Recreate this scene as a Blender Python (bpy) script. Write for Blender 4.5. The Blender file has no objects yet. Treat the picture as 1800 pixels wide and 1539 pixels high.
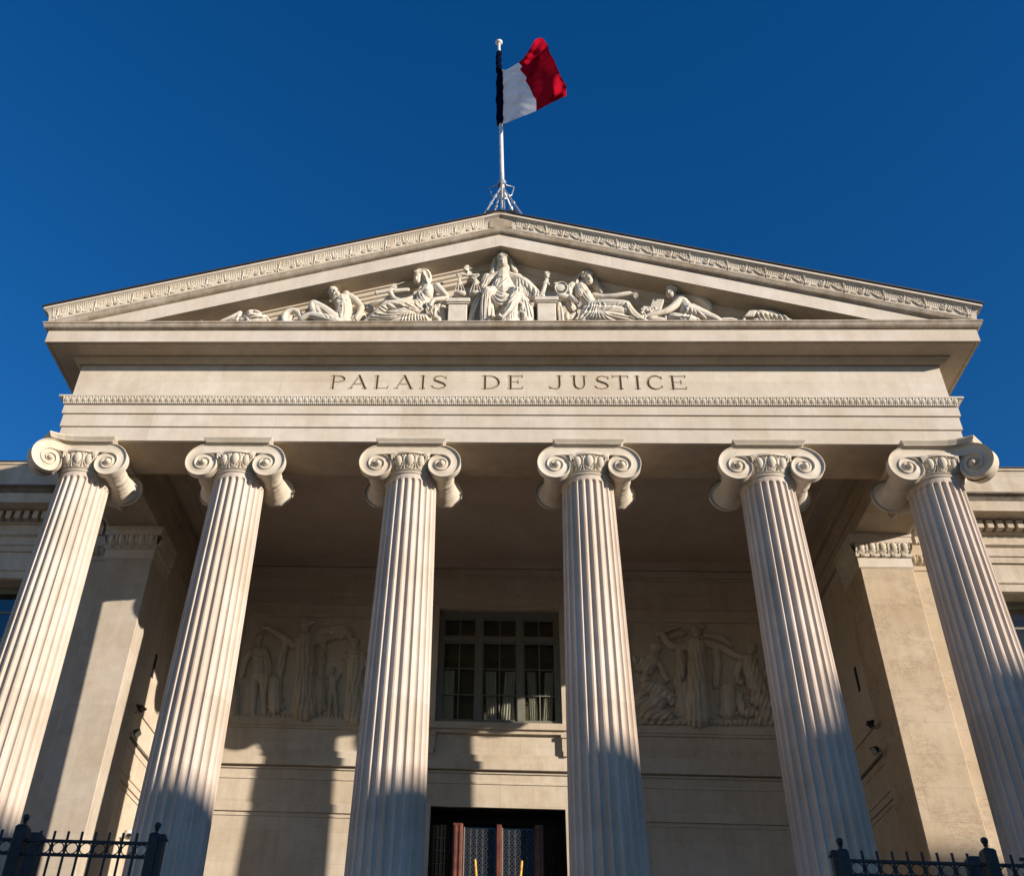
import bpy, bmesh, math, random
import numpy as np
from math import sin, cos, pi, radians, sqrt, atan2
from mathutils import Matrix, Vector

random.seed(7); rng = np.random.default_rng(7)
scene = bpy.context.scene
COL = scene.collection

# ------------------------------------------------------------------ camera
F_PX, PX, PY = 1758.684, 778.817, 769.5
YAW, PITCH, ROLL = 0.07404, 0.645798, 0.049464
CAM = np.array([0.0553, -15.0645, 1.65])

def cam_axes():
    cy, sy, cp, sp = cos(YAW), sin(YAW), cos(PITCH), sin(PITCH)
    right = np.array([cy, sy, 0.0]); fwd = np.array([-sy*cp, cy*cp, sp]); up = np.cross(right, fwd)
    cr, sr = cos(ROLL), sin(ROLL)
    return cr*right+sr*up, -sr*right+cr*up, fwd
RX, UX, FX = cam_axes()

def at(x, y, Y):
    """point of the photograph (1800 px wide) on the upright plane at depth Y"""
    d = FX + RX*(x-PX)/F_PX - UX*(y-PY)/F_PX
    return CAM + d*(Y-CAM[1])/d[1]

cam_data = bpy.data.cameras.new("camera")
cam = bpy.data.objects.new("camera", cam_data); COL.objects.link(cam)
cam_data.sensor_width = 36.0; cam_data.sensor_fit = 'HORIZONTAL'
cam_data.lens = F_PX/1800*36; cam_data.shift_x = (900-PX)/1800
cam_data.clip_start = 0.1; cam_data.clip_end = 3000
M = Matrix.Identity(4)
for i in range(3):
    M[i][0] = RX[i]; M[i][1] = UX[i]; M[i][2] = -FX[i]; M[i][3] = CAM[i]
cam.matrix_world = M
scene.camera = cam

# ------------------------------------------------------------------ light
SUN = np.array([1.53, -1.0, 0.425]); SUN = SUN/np.linalg.norm(SUN)
ELEV = math.asin(SUN[2]); AZ = atan2(SUN[0], SUN[1])
world = bpy.data.worlds.new("World"); scene.world = world; world.use_nodes = True
nt = world.node_tree; nt.nodes.clear()
sky = nt.nodes.new('ShaderNodeTexSky'); sky.sky_type = 'NISHITA'; sky.sun_disc = False
sky.sun_elevation = ELEV; sky.sun_rotation = AZ
sky.altitude = 50; sky.air_density = 1.0; sky.dust_density = 0.0; sky.ozone_density = 3.4
hs = nt.nodes.new('ShaderNodeHueSaturation'); hs.inputs['Saturation'].default_value = 1.28; hs.inputs['Value'].default_value = 0.98; hs.inputs['Hue'].default_value = 0.510
bg = nt.nodes.new('ShaderNodeBackground'); bg.inputs['Strength'].default_value = 0.10
wo = nt.nodes.new('ShaderNodeOutputWorld')
nt.links.new(sky.outputs[0], hs.inputs['Color']); nt.links.new(hs.outputs[0], bg.inputs[0]); nt.links.new(bg.outputs[0], wo.inputs[0])
sl = bpy.data.lights.new("sun", 'SUN'); sl.energy = 5.0; sl.angle = radians(0.5); sl.color = (1.0, 0.885, 0.76)
so = bpy.data.objects.new("sun", sl); COL.objects.link(so)
so.rotation_euler = Vector(SUN).to_track_quat('Z', 'Y').to_euler(); so.location = (60, -60, 60)
vs = scene.view_settings
scene.display_settings.display_device = 'sRGB'
vs.view_transform = 'Standard'; vs.look = 'None'; vs.exposure = 0.60; vs.gamma = 1.0; vs.use_curve_mapping = False

# ------------------------------------------------------------------ materials
def new_mat(name):
    m = bpy.data.materials.new(name); m.use_nodes = True
    n = m.node_tree.nodes; n.clear()
    out = n.new('ShaderNodeOutputMaterial'); b = n.new('ShaderNodeBsdfPrincipled')
    m.node_tree.links.new(b.outputs[0], out.inputs[0])
    return m, n, m.node_tree.links, b

def stone(name, col, joints=None, stain=0.35, streak=0.3, pits=0.3, bump=0.25, blotch=None, seed=0.0, jstr=0.4, veins=0.0):
    m, n, L, b = new_mat(name)
    tc = n.new('ShaderNodeTexCoord')
    off = n.new('ShaderNodeVectorMath'); off.operation = 'ADD'; off.inputs[1].default_value = (seed*7.3, seed*3.1, seed*5.7)
    oi = n.new('ShaderNodeObjectInfo'); rv = n.new('ShaderNodeVectorMath'); rv.operation = 'SCALE'; rv.inputs[0].default_value = (31.0, 17.0, 23.0)
    L.new(oi.outputs['Random'], rv.inputs['Scale']); ro = n.new('ShaderNodeVectorMath'); ro.operation = 'ADD'
    L.new(tc.outputs['Object'], ro.inputs[0]); L.new(rv.outputs[0], ro.inputs[1]); L.new(ro.outputs[0], off.inputs[0])
    def noise(scale, detail=4, vec=None, rough=0.55):
        t = n.new('ShaderNodeTexNoise'); t.inputs['Scale'].default_value = scale; t.inputs['Detail'].default_value = detail
        t.inputs['Roughness'].default_value = rough
        L.new((vec or off).outputs[0], t.inputs['Vector']); return t
    def ramp(src, p0, p1, c0, c1):
        r = n.new('ShaderNodeValToRGB'); r.color_ramp.elements[0].position = p0; r.color_ramp.elements[1].position = p1
        r.color_ramp.elements[0].color = (*c0, 1); r.color_ramp.elements[1].color = (*c1, 1)
        L.new(src, r.inputs[0]); return r
    def mult(a, bb, fac=1.0):
        x = n.new('ShaderNodeMix'); x.data_type = 'RGBA'; x.blend_type = 'MULTIPLY'; x.inputs[0].default_value = fac
        L.new(a, x.inputs[6]); L.new(bb, x.inputs[7]); return x.outputs[2]
    c = np.array(col)
    big = noise(0.9, 5)
    base = ramp(big.outputs[0], 0.3, 0.7, c*(0.90, 0.86, 0.80), np.minimum(c*(1.06, 1.07, 1.09), 0.9)).outputs[0]
    mid = noise(4.5, 6, rough=0.65)
    base = mult(base, ramp(mid.outputs[0], 0.3, 0.62, (1-0.5*stain,)*3, (1, 1, 1)).outputs[0])
    # rain streaks, long in z
    mp = n.new('ShaderNodeMapping'); mp.inputs['Scale'].default_value = (5.0, 5.0, 0.35); L.new(off.outputs[0], mp.inputs[0])
    st = noise(1.0, 5, mp, 0.6)
    base = mult(base, ramp(st.outputs[0], 0.36, 0.58, (0.72, 0.66, 0.58), (1, 1, 1)).outputs[0], streak)
    # small pits
    pt = noise(38, 2)
    base = mult(base, ramp(pt.outputs[0], 0.27, 0.36, (0.45, 0.40, 0.34), (1, 1, 1)).outputs[0], pits)
    if blotch:
        bl = noise(2.6, 8, rough=0.75)
        mask = noise(0.8, 2)
        bb = ramp(bl.outputs[0], 0.40, 0.52, (0.62, 0.52, 0.40), (1, 1, 1)).outputs[0]
        base = mult(base, bb, blotch)
    if veins:
        # short hairline weathering marks gathered along the courses
        mv = n.new('ShaderNodeMapping'); mv.inputs['Scale'].default_value = (3.2, 3.2, 7.5); L.new(off.outputs[0], mv.inputs[0])
        vn = noise(1.0, 9, mv, 0.78)
        msk = noise(1.7, 3)
        a1 = n.new('ShaderNodeMath'); a1.operation = 'SUBTRACT'; a1.inputs[1].default_value = 0.5; L.new(vn.outputs[0], a1.inputs[0])
        a2 = n.new('ShaderNodeMath'); a2.operation = 'ABSOLUTE'; L.new(a1.outputs[0], a2.inputs[0])
        rr_ = ramp(a2.outputs[0], 0.004, 0.022, (0.42, 0.34, 0.25), (1, 1, 1))
        mm_ = ramp(msk.outputs[0], 0.46, 0.60, (1, 1, 1), (0, 0, 0))
        mx = n.new('ShaderNodeMix'); mx.data_type = 'RGBA'; mx.blend_type = 'LIGHTEN'; mx.inputs[0].default_value = 1.0
        L.new(rr_.outputs[0], mx.inputs[6]); L.new(mm_.outputs[0], mx.inputs[7])
        base = mult(base, mx.outputs[2], veins)
    if joints:
        sx = n.new('ShaderNodeSeparateXYZ'); L.new(tc.outputs['Object'], sx.inputs[0])
        ad = n.new('ShaderNodeMath'); ad.operation = 'ADD'; L.new(sx.outputs[0], ad.inputs[0]); L.new(sx.outputs[1], ad.inputs[1])
        cb = n.new('ShaderNodeCombineXYZ'); L.new(ad.outputs[0], cb.inputs[0]); L.new(sx.outputs[2], cb.inputs[1])
        br = n.new('ShaderNodeTexBrick'); L.new(cb.outputs[0], br.inputs['Vector'])
        br.inputs['Scale'].default_value = 1.0; br.inputs['Brick Width'].default_value = joints[0]; br.inputs['Row Height'].default_value = joints[1]
        br.inputs['Mortar Size'].default_value = 0.006; br.inputs['Mortar Smooth'].default_value = 0.3; br.inputs['Bias'].default_value = 0.0
        br.inputs['Color1'].default_value = (0.88, 0.86, 0.83, 1); br.inputs['Color2'].default_value = (1, 1, 1, 1)
        br.inputs['Mortar'].default_value = (1-jstr, 1-jstr*1.05, 1-jstr*1.15, 1)
        base = mult(base, br.outputs[0], 0.8)
    L.new(base, b.inputs['Base Color'])
    b.inputs['Roughness'].default_value = 0.85
    b.inputs['Specular IOR Level'].default_value = 0.25
    bn = noise(26, 6, rough=0.7)
    bp = n.new('ShaderNodeBump'); bp.inputs['Strength'].default_value = bump; bp.inputs['Distance'].default_value = 0.012
    L.new(bn.outputs[0], bp.inputs['Height']); L.new(bp.outputs[0], b.inputs['Normal'])
    return m

def plain(name, col, rough=0.5, metal=0.0, var=0.12, scale=12, bump=0.0, spec=0.5):
    m, n, L, b = new_mat(name)
    tc = n.new('ShaderNodeTexCoord'); t = n.new('ShaderNodeTexNoise'); t.inputs['Scale'].default_value = scale; t.inputs['Detail'].default_value = 5
    L.new(tc.outputs['Object'], t.inputs['Vector'])
    r = n.new('ShaderNodeValToRGB'); c = np.array(col)
    r.color_ramp.elements[0].position = 0.3; r.color_ramp.elements[1].position = 0.7
    r.color_ramp.elements[0].color = (*(c*(1-var)), 1); r.color_ramp.elements[1].color = (*np.minimum(c*(1+var), 1), 1)
    L.new(t.outputs[0], r.inputs[0]); L.new(r.outputs[0], b.inputs['Base Color'])
    b.inputs['Roughness'].default_value = rough; b.inputs['Metallic'].default_value = metal; b.inputs['Specular IOR Level'].default_value = spec
    if bump:
        bp = n.new('ShaderNodeBump'); bp.inputs['Strength'].default_value = bump; bp.inputs['Distance'].default_value = 0.01
        L.new(t.outputs[0], bp.inputs['Height']); L.new(bp.outputs[0], b.inputs['Normal'])
    return m

ST_ENT = stone('limestone_entablature', (0.61, 0.552, 0.472), joints=(2.35, 7.0), jstr=0.22, stain=0.22, streak=0.20, pits=0.25, bump=0.18)
ST_COL = stone('limestone_column', (0.58, 0.502, 0.432), joints=(60.0, 1.93), jstr=0.12, stain=0.18, streak=0.45, pits=0.2, bump=0.12, seed=1)
ST_CAP = stone('limestone_capital', (0.61, 0.55, 0.455), stain=0.25, streak=0.2, pits=0.15, bump=0.12, seed=2)
ST_SCU = stone('limestone_sculpture', (0.62, 0.575, 0.49), stain=0.35, streak=0.25, pits=0.2, bump=0.2, seed=3)
ST_ANT = stone('limestone_anta', (0.525, 0.43, 0.31), joints=(2.2, 0.58), stain=0.22, streak=0.25, pits=0.35, bump=0.3, seed=4, jstr=0.22, veins=0.55)
ST_ANL = stone('limestone_anta_smooth', (0.50, 0.445, 0.37), joints=(2.2, 0.58), stain=0.24, streak=0.25, pits=0.4, bump=0.25, seed=12, jstr=0.12)
ST_WAL = stone('limestone_wall', (0.58, 0.51, 0.41), joints=(1.5, 0.62), stain=0.25, streak=0.3, pits=0.3, bump=0.2, seed=5, jstr=0.2)
ST_WIN = stone('limestone_wing', (0.55, 0.49, 0.40), joints=(1.9, 0.7), stain=0.3, streak=0.5, pits=0.3, bump=0.2, seed=6, jstr=0.2)
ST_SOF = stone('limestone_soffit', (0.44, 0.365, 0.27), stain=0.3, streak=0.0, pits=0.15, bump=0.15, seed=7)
ST_CEI = stone('plaster_ceiling', (0.60, 0.50, 0.40), stain=0.2, streak=0.0, pits=0.1, bump=0.1, seed=8)
ST_ROLL = stone('limestone_weathered', (0.44, 0.385, 0.31), stain=0.6, streak=0.6, pits=0.6, bump=0.35, blotch=0.5, seed=9)
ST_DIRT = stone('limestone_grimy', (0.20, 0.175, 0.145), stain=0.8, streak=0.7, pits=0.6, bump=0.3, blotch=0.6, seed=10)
ST_LET = stone('limestone_incision', (0.30, 0.24, 0.17), stain=0.3, streak=0.2, pits=0.2, bump=0.1, seed=11)
LEAD = plain('lead_roof', (0.035, 0.034, 0.036), 0.6, 0.2)
IRON = plain('painted_iron', (0.016, 0.021, 0.025), 0.5, 0.0, 0.3, 30, 0.15, 0.3)
STEEL = plain('pole_paint', (0.62, 0.60, 0.56), 0.35, 0.0, 0.1, 8)
GALV = plain('galvanised_steel', (0.42, 0.44, 0.46), 0.4, 0.6, 0.2, 20)
BLACK = plain('black_housing', (0.012, 0.012, 0.013), 0.45, 0.0, 0.2)
LENS = plain('lamp_glass', (0.35, 0.36, 0.34), 0.15, 0.0, 0.1)
WOOD = plain('mahogany', (0.125, 0.040, 0.022), 0.35, 0.0, 0.35, 6)
DARK = plain('door_bronze', (0.010, 0.009, 0.008), 0.7, 0.0, 0.3, spec=0.15)
GRILLE = plain('grille_iron', (0.034, 0.037, 0.045), 0.6, 0.0, 0.2, 30)
GILT = plain('gilded_paint', (0.75, 0.38, 0.05), 0.4, 0.0, 0.15)
WFRAME = plain('window_paint', (0.15, 0.148, 0.118), 0.5, 0.0, 0.12, 9)
CURT = plain('curtain_cloth', (0.70, 0.69, 0.62), 0.9, 0.0, 0.08, 5)
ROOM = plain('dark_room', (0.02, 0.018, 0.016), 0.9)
ASPH = plain('square_paving', (0.24, 0.20, 0.155), 0.9, 0.0, 0.3, 3)
PAVE = stone('paving_stone', (0.46, 0.40, 0.325), joints=(0.8, 0.5), stain=0.4)
PLAST = plain('facade_plaster', (0.56, 0.49, 0.40), 0.9, 0.0, 0.15, 0.4)
CAMW = plain('camera_plastic', (0.6, 0.56, 0.46), 0.4)

def glass_mat(name, tint=(0.8, 0.85, 0.82), refl=0.12):
    m = bpy.data.materials.new(name); m.use_nodes = True
    n = m.node_tree.nodes; L = m.node_tree.links; n.clear()
    out = n.new('ShaderNodeOutputMaterial'); mix = n.new('ShaderNodeMixShader')
    tr = n.new('ShaderNodeBsdfTransparent'); tr.inputs[0].default_value = (*tint, 1)
    gl = n.new('ShaderNodeBsdfGlossy'); gl.inputs['Roughness'].default_value = 0.03
    lw = n.new('ShaderNodeLayerWeight'); fr = n.new('ShaderNodeMath'); fr.operation = 'POWER'; fr.inputs[1].default_value = 5.0; L.new(lw.outputs['Facing'], fr.inputs[0])
    ad = n.new('ShaderNodeMath'); ad.operation = 'ADD'; ad.inputs[1].default_value = refl
    L.new(fr.outputs[0], ad.inputs[0]); L.new(ad.outputs[0], mix.inputs[0])
    L.new(tr.outputs[0], mix.inputs[1]); L.new(gl.outputs[0], mix.inputs[2]); L.new(mix.outputs[0], out.inputs[0])
    return m
GLASS = glass_mat('window_glass', (0.78, 0.79, 0.76), 0.04)
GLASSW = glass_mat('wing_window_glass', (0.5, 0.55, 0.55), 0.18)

def cloth_mat(name, col):
    m = bpy.data.materials.new(name); m.use_nodes = True
    n = m.node_tree.nodes; L = m.node_tree.links; n.clear()
    out = n.new('ShaderNodeOutputMaterial'); mix = n.new('ShaderNodeMixShader'); mix.inputs[0].default_value = 0.15
    d = n.new('ShaderNodeBsdfDiffuse'); t = n.new('ShaderNodeBsdfTranslucent')
    tc = n.new('ShaderNodeTexCoord'); w = n.new('ShaderNodeTexNoise'); w.inputs['Scale'].default_value = 3.0
    L.new(tc.outputs['Object'], w.inputs['Vector'])
    r = n.new('ShaderNodeValToRGB'); c = np.array(col)
    r.color_ramp.elements[0].color = (*(c*0.85), 1); r.color_ramp.elements[1].color = (*np.minimum(c*1.1, 1), 1)
    L.new(w.outputs[0], r.inputs[0]); L.new(r.outputs[0], d.inputs[0]); L.new(r.outputs[0], t.inputs[0])
    L.new(d.outputs[0], mix.inputs[1]); L.new(t.outputs[0], mix.inputs[2]); L.new(mix.outputs[0], out.inputs[0])
    return m
FL_B = cloth_mat('flag_blue', (0.004, 0.006, 0.02)); FL_W = cloth_mat('flag_white', (0.80, 0.765, 0.80)); FL_R = cloth_mat('flag_red', (0.33, 0.005, 0.017))

# ------------------------------------------------------------------ mesh helpers
class MB:
    def __init__(s): s.v = []; s.f = []; s.n = 0
    def add(s, vs_, fs):
        vs_ = np.asarray(vs_, float); s.v.append(vs_)
        o = s.n; s.f += [tuple(i+o for i in f) for f in fs]; s.n += len(vs_); return s
    def box(s, x0, x1, y0, y1, z0, z1):
        if x0 > x1: x0, x1 = x1, x0
        v = [(x, y, z) for z in (z0, z1) for y in (y0, y1) for x in (x0, x1)]
        return s.add(v, [(0, 2, 3, 1), (4, 5, 7, 6), (0, 1, 5, 4), (2, 6, 7, 3), (0, 4, 6, 2), (1, 3, 7, 5)])
    def bbox(s, x0, x1, y0, y1, z0, z1, r=0.008):
        """box with its upright and front edges chamfered"""
        if x0 > x1: x0, x1 = x1, x0
        v = []; xs = [(x0+r, y0), (x1-r, y0), (x1, y0+r), (x1, y1), (x0, y1), (x0, y0+r)]
        for z in (z0, z1): v += [(x, y, z) for x, y in xs]
        f = [(5, 4, 3, 2, 1, 0), (6, 7, 8, 9, 10, 11)] + [(i, (i+1) % 6, (i+1) % 6+6, i+6) for i in range(6)]
        return s.add(v, f)
    def grid(s, P, close_u=False, close_v=False, flip=False):
        P = np.asarray(P, float); nu, nv = P.shape[:2]
        f = []
        for i in range(nu if close_u else nu-1):
            i2 = (i+1) % nu
            for j in range(nv if close_v else nv-1):
                j2 = (j+1) % nv
                q = (i*nv+j, i2*nv+j, i2*nv+j2, i*nv+j2)
                f.append(q[::-1] if flip else q)
        return s.add(P.reshape(-1, 3), f)
    def lathe(s, prof, c=(0, 0, 0), n=32, axis='z', close=True):
        a = np.arange(n)*2*pi/n; P = np.zeros((len(prof), n, 3))
        for i, (r, z) in enumerate(prof):
            if axis == 'z': P[i] = np.stack([c[0]+r*np.cos(a), c[1]+r*np.sin(a), np.full(n, c[2]+z)], 1)
            elif axis == 'y': P[i] = np.stack([c[0]+r*np.cos(a), np.full(n, c[1]+z), c[2]+r*np.sin(a)], 1)
            else: P[i] = np.stack([np.full(n, c[0]+z), c[1]+r*np.cos(a), c[2]+r*np.sin(a)], 1)
        s.grid(P, close_v=True, flip=(axis != 'y'))
        if close:
            o = s.n-P.shape[0]*n
            s.f.append(tuple(o+k for k in range(n))); s.f.append(tuple(o+(len(prof)-1)*n+k for k in range(n))[::-1])
        return s
    def tube(s, path, rad, n=8, caps=True):
        """swept tube with domed ends; rad per point"""
        p = np.asarray(path, float); m = len(p)
        r = np.full(m, rad) if np.isscalar(rad) else np.asarray(rad, float)
        t = np.gradient(p, axis=0) if m > 1 else np.array([[0, 0, 1.]])
        t /= np.linalg.norm(t, axis=1)[:, None]+1e-12
        ref = np.array([0, 0, 1.]) if abs(t[0][2]) < 0.9 else np.array([1., 0, 0])
        u = np.cross(t[0], ref); u /= np.linalg.norm(u)
        rings = []; a = np.arange(n)*2*pi/n
        def ring(c, rr, uu, tt):
            w = np.cross(tt, uu); return c+rr*(np.cos(a)[:, None]*uu+np.sin(a)[:, None]*w)
        us = []
        for i in range(m):
            u = u-t[i]*(u@t[i]); u /= np.linalg.norm(u)+1e-12; us.append(u)
        if caps:
            for k in (0.05, 0.45, 0.8): rings.append(ring(p[0]-t[0]*r[0]*sqrt(1-k*k), r[0]*k, us[0], t[0]))
        for i in range(m): rings.append(ring(p[i], r[i], us[i], t[i]))
        if caps:
            for k in (0.8, 0.45, 0.05): rings.append(ring(p[-1]+t[-1]*r[-1]*sqrt(1-k*k), r[-1]*k, us[-1], t[-1]))
        P = np.array(rings); s.grid(P, close_v=True, flip=False)
        o = s.n-len(rings)*n
        s.f.append(tuple(o+k for k in range(n))[::-1]); s.f.append(tuple(o+(len(rings)-1)*n+k for k in range(n)))
        return s
    def ell(s, c, r, rot=None, n=14):
        th = np.linspace(0.02, pi-0.02, n); a = np.arange(2*n)*pi/n
        P = np.stack([np.sin(th)[:, None]*np.cos(a), np.sin(th)[:, None]*np.sin(a), np.repeat(np.cos(th)[:, None], 2*n, 1)], 2)*np.asarray(r)
        if rot is not None: P = P@np.asarray(rot).T
        P = P+np.asarray(c); s.grid(P, close_v=True, flip=True)
        o = s.n-n*2*n
        s.f.append(tuple(o+k for k in range(2*n))); s.f.append(tuple(o+(n-1)*2*n+k for k in range(2*n))[::-1])
        return s
    def prism(s, poly, y0, y1):
        """polygon in x,z extruded along y"""
        k = len(poly); v = [(x, y0, z) for x, z in poly]+[(x, y1, z) for x, z in poly]
        f = [tuple(range(k)), tuple(range(2*k-1, k-1, -1))]+[(i, i+k, (i+1) % k+k, (i+1) % k) for i in range(k)]
        return s.add(v, f)
    def wall(s):
        """heights and widths taken off the drawing, set onto the rear wall of the porch at y = 5.95"""
        s.v = [np.stack([v[:, 0]*.9813, v[:, 1]-.40, .031+.9813*v[:, 2]], 1) for v in s.v]; return s
    def mesh(s, name):
        me = bpy.data.meshes.new(name)
        me.from_pydata(np.concatenate(s.v).tolist() if s.v else [], [], s.f); me.update(); return me
    def build(s, name, mat, parent=None, sharp=None, fix=True):
        me = s.mesh(name)
        if fix:
            b = bmesh.new(); b.from_mesh(me); bmesh.ops.recalc_face_normals(b, faces=b.faces); b.to_mesh(me); b.free()
        return link(name, me, mat, parent, sharp)

def link(name, me, mat, parent=None, sharp=None):
    for mm in (mat if isinstance(mat, (list, tuple)) else [mat]): me.materials.append(mm)
    if sharp is not None:
        me.shade_smooth()
        me.set_sharp_from_angle(angle=radians(sharp))
    o = bpy.data.objects.new(name, me); COL.objects.link(o)
    if parent: o.parent = parent
    return o

def tag(o, label, cat, group=None, kind=None):
    if label: o['label'] = label
    if cat: o['category'] = cat
    if group: o['group'] = group
    if kind: o['kind'] = kind
    return o

def thing(name, label, cat, loc=(0, 0, 0), group=None):
    o = bpy.data.objects.new(name, None); COL.objects.link(o); o.location = loc
    return tag(o, label, cat, group)

def copy_tree(o, parent=None):
    c = o.copy(); COL.objects.link(c)
    if parent: c.parent = parent
    for ch in [x for x in bpy.data.objects if x.parent == o]: copy_tree(ch, c)
    return c

# ------------------------------------------------------------------ ground
bm = MB(); bm.add([(-600, -600, 0), (600, -600, 0), (600, 900, 0), (-600, 900, 0)], [(0, 1, 2, 3)])
tag(bm.build('ground', ASPH), None, None, kind='structure')
bm = MB(); bm.box(-60, 26, -30, -3.2, 0.004, 0.12); tag(bm.build('pavement', PAVE), None, None, kind='structure')

# ------------------------------------------------------------------ courthouse
COURT = thing('courthouse', 'pale limestone courthouse with six Ionic columns, a sculpted pediment and an inscribed frieze', 'building')
W, YF, YB = 8.23, -0.5, 14.0
COLX = (-7.7136, -4.7857, -1.6, 1.6, 4.7857, 7.7136)
FLOOR = 2.5
TAN = 0.3015

def sweep3(mb, prof, w=W, yf=YF, yb=YB):
    P = np.zeros((4, len(prof), 3))
    for j, (o, z) in enumerate(prof):
        P[0, j] = (-(w+o), yb, z); P[1, j] = (-(w+o), yf-o, z); P[2, j] = (w+o, yf-o, z); P[3, j] = (w+o, yb, z)
    mb.grid(P)
    return mb
def arc(o0, z0, o1, z1, bulge, n=8):
    """curved profile from (o0,z0) to (o1,z1), bulging outward by bulge"""
    t = np.linspace(0, 1, n); d = np.array([o1-o0, z1-z0]); L_ = np.hypot(*d); nn = np.array([d[1], -d[0]])/L_
    return [(o0+d[0]*k+nn[0]*bulge*4*k*(1-k), z0+d[1]*k+nn[1]*bulge*4*k*(1-k)) for k in t]

# beams of the portico (body behind the carved faces)
mb = MB()
mb.box(-8.2, 8.2, -0.44, 0.60, 12.575, 14.9)
for s_ in (-1, 1): mb.box(s_*7.13, s_*8.2, 0.602, YB, 12.575, 14.9)
mb.box(-7.13, 7.13, 6.56, YB, 12.575, 14.9)
mb.box(-7.13, 7.13, 0.60, 0.67, 13.30, 13.42); 
for s_ in (-1, 1): mb.box(s_*7.05, s_*7.13, 0.67, 6.3, 13.30, 13.42)
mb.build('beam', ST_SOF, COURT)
# fasciae
prof = [(-0.06, 12.565), (0, 12.565), (0, 12.875), (0.03, 12.878), (0.03, 13.16), (0.06, 13.163), (0.06, 13.405)]
sweep3(MB(), prof).build('architrave', ST_ENT, COURT)
# taenia with a carved leaf moulding
ZT0, ZT1 = 13.365, 13.53
prof = [(0.06, ZT0), (0.075, ZT0)] + arc(0.075, ZT0+0.002, 0.15, ZT1-0.035, -0.012, 5) + [(0.165, ZT1-0.035), (0.165, ZT1), (0.0, ZT1+0.012)]
sweep3(MB(), prof).build('taenia', ST_ENT, COURT)
def leaf_strip():
    mb = MB(); pitch = 0.1152; n = int(2*(W+0.1)/pitch)
    nu, nv = 10, 9
    us = np.linspace(0, 1, nu); HS = .75; vs_ = np.linspace(0, 1, nv)
    U, V = np.meshgrid(us, vs_, indexing='ij')
    d = np.abs(U-0.5)*2
    H = 0.022*np.sqrt(np.clip(1-(d/0.75)**2, 0, 1))*np.clip((V-0.15)/0.2, 0, 1)
    H += 0.018*np.clip(1-np.abs(d-0.95)/0.2, 0, 1)*(V > 0.25)
    H -= 0.02*np.clip((V-0.7)/0.1, 0, 1)*(d < 0.6)
    H += 0.014*(V <= 0.14)*(0.5+0.5*np.cos(U*6*pi))
    for k in range(n):
        x = -(W+0.07)+(k+U)*(2*(W+0.07)/n)
        o = 0.08+0.075*V+H*HS+0.006; z = ZT0+0.004+(ZT1-0.04-ZT0)*V
        mb.grid(np.stack([x, YF-o, z], 2))
    return mb
leaf_strip().build('leaf_moulding', ST_CAP, COURT, fix=False)

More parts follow.
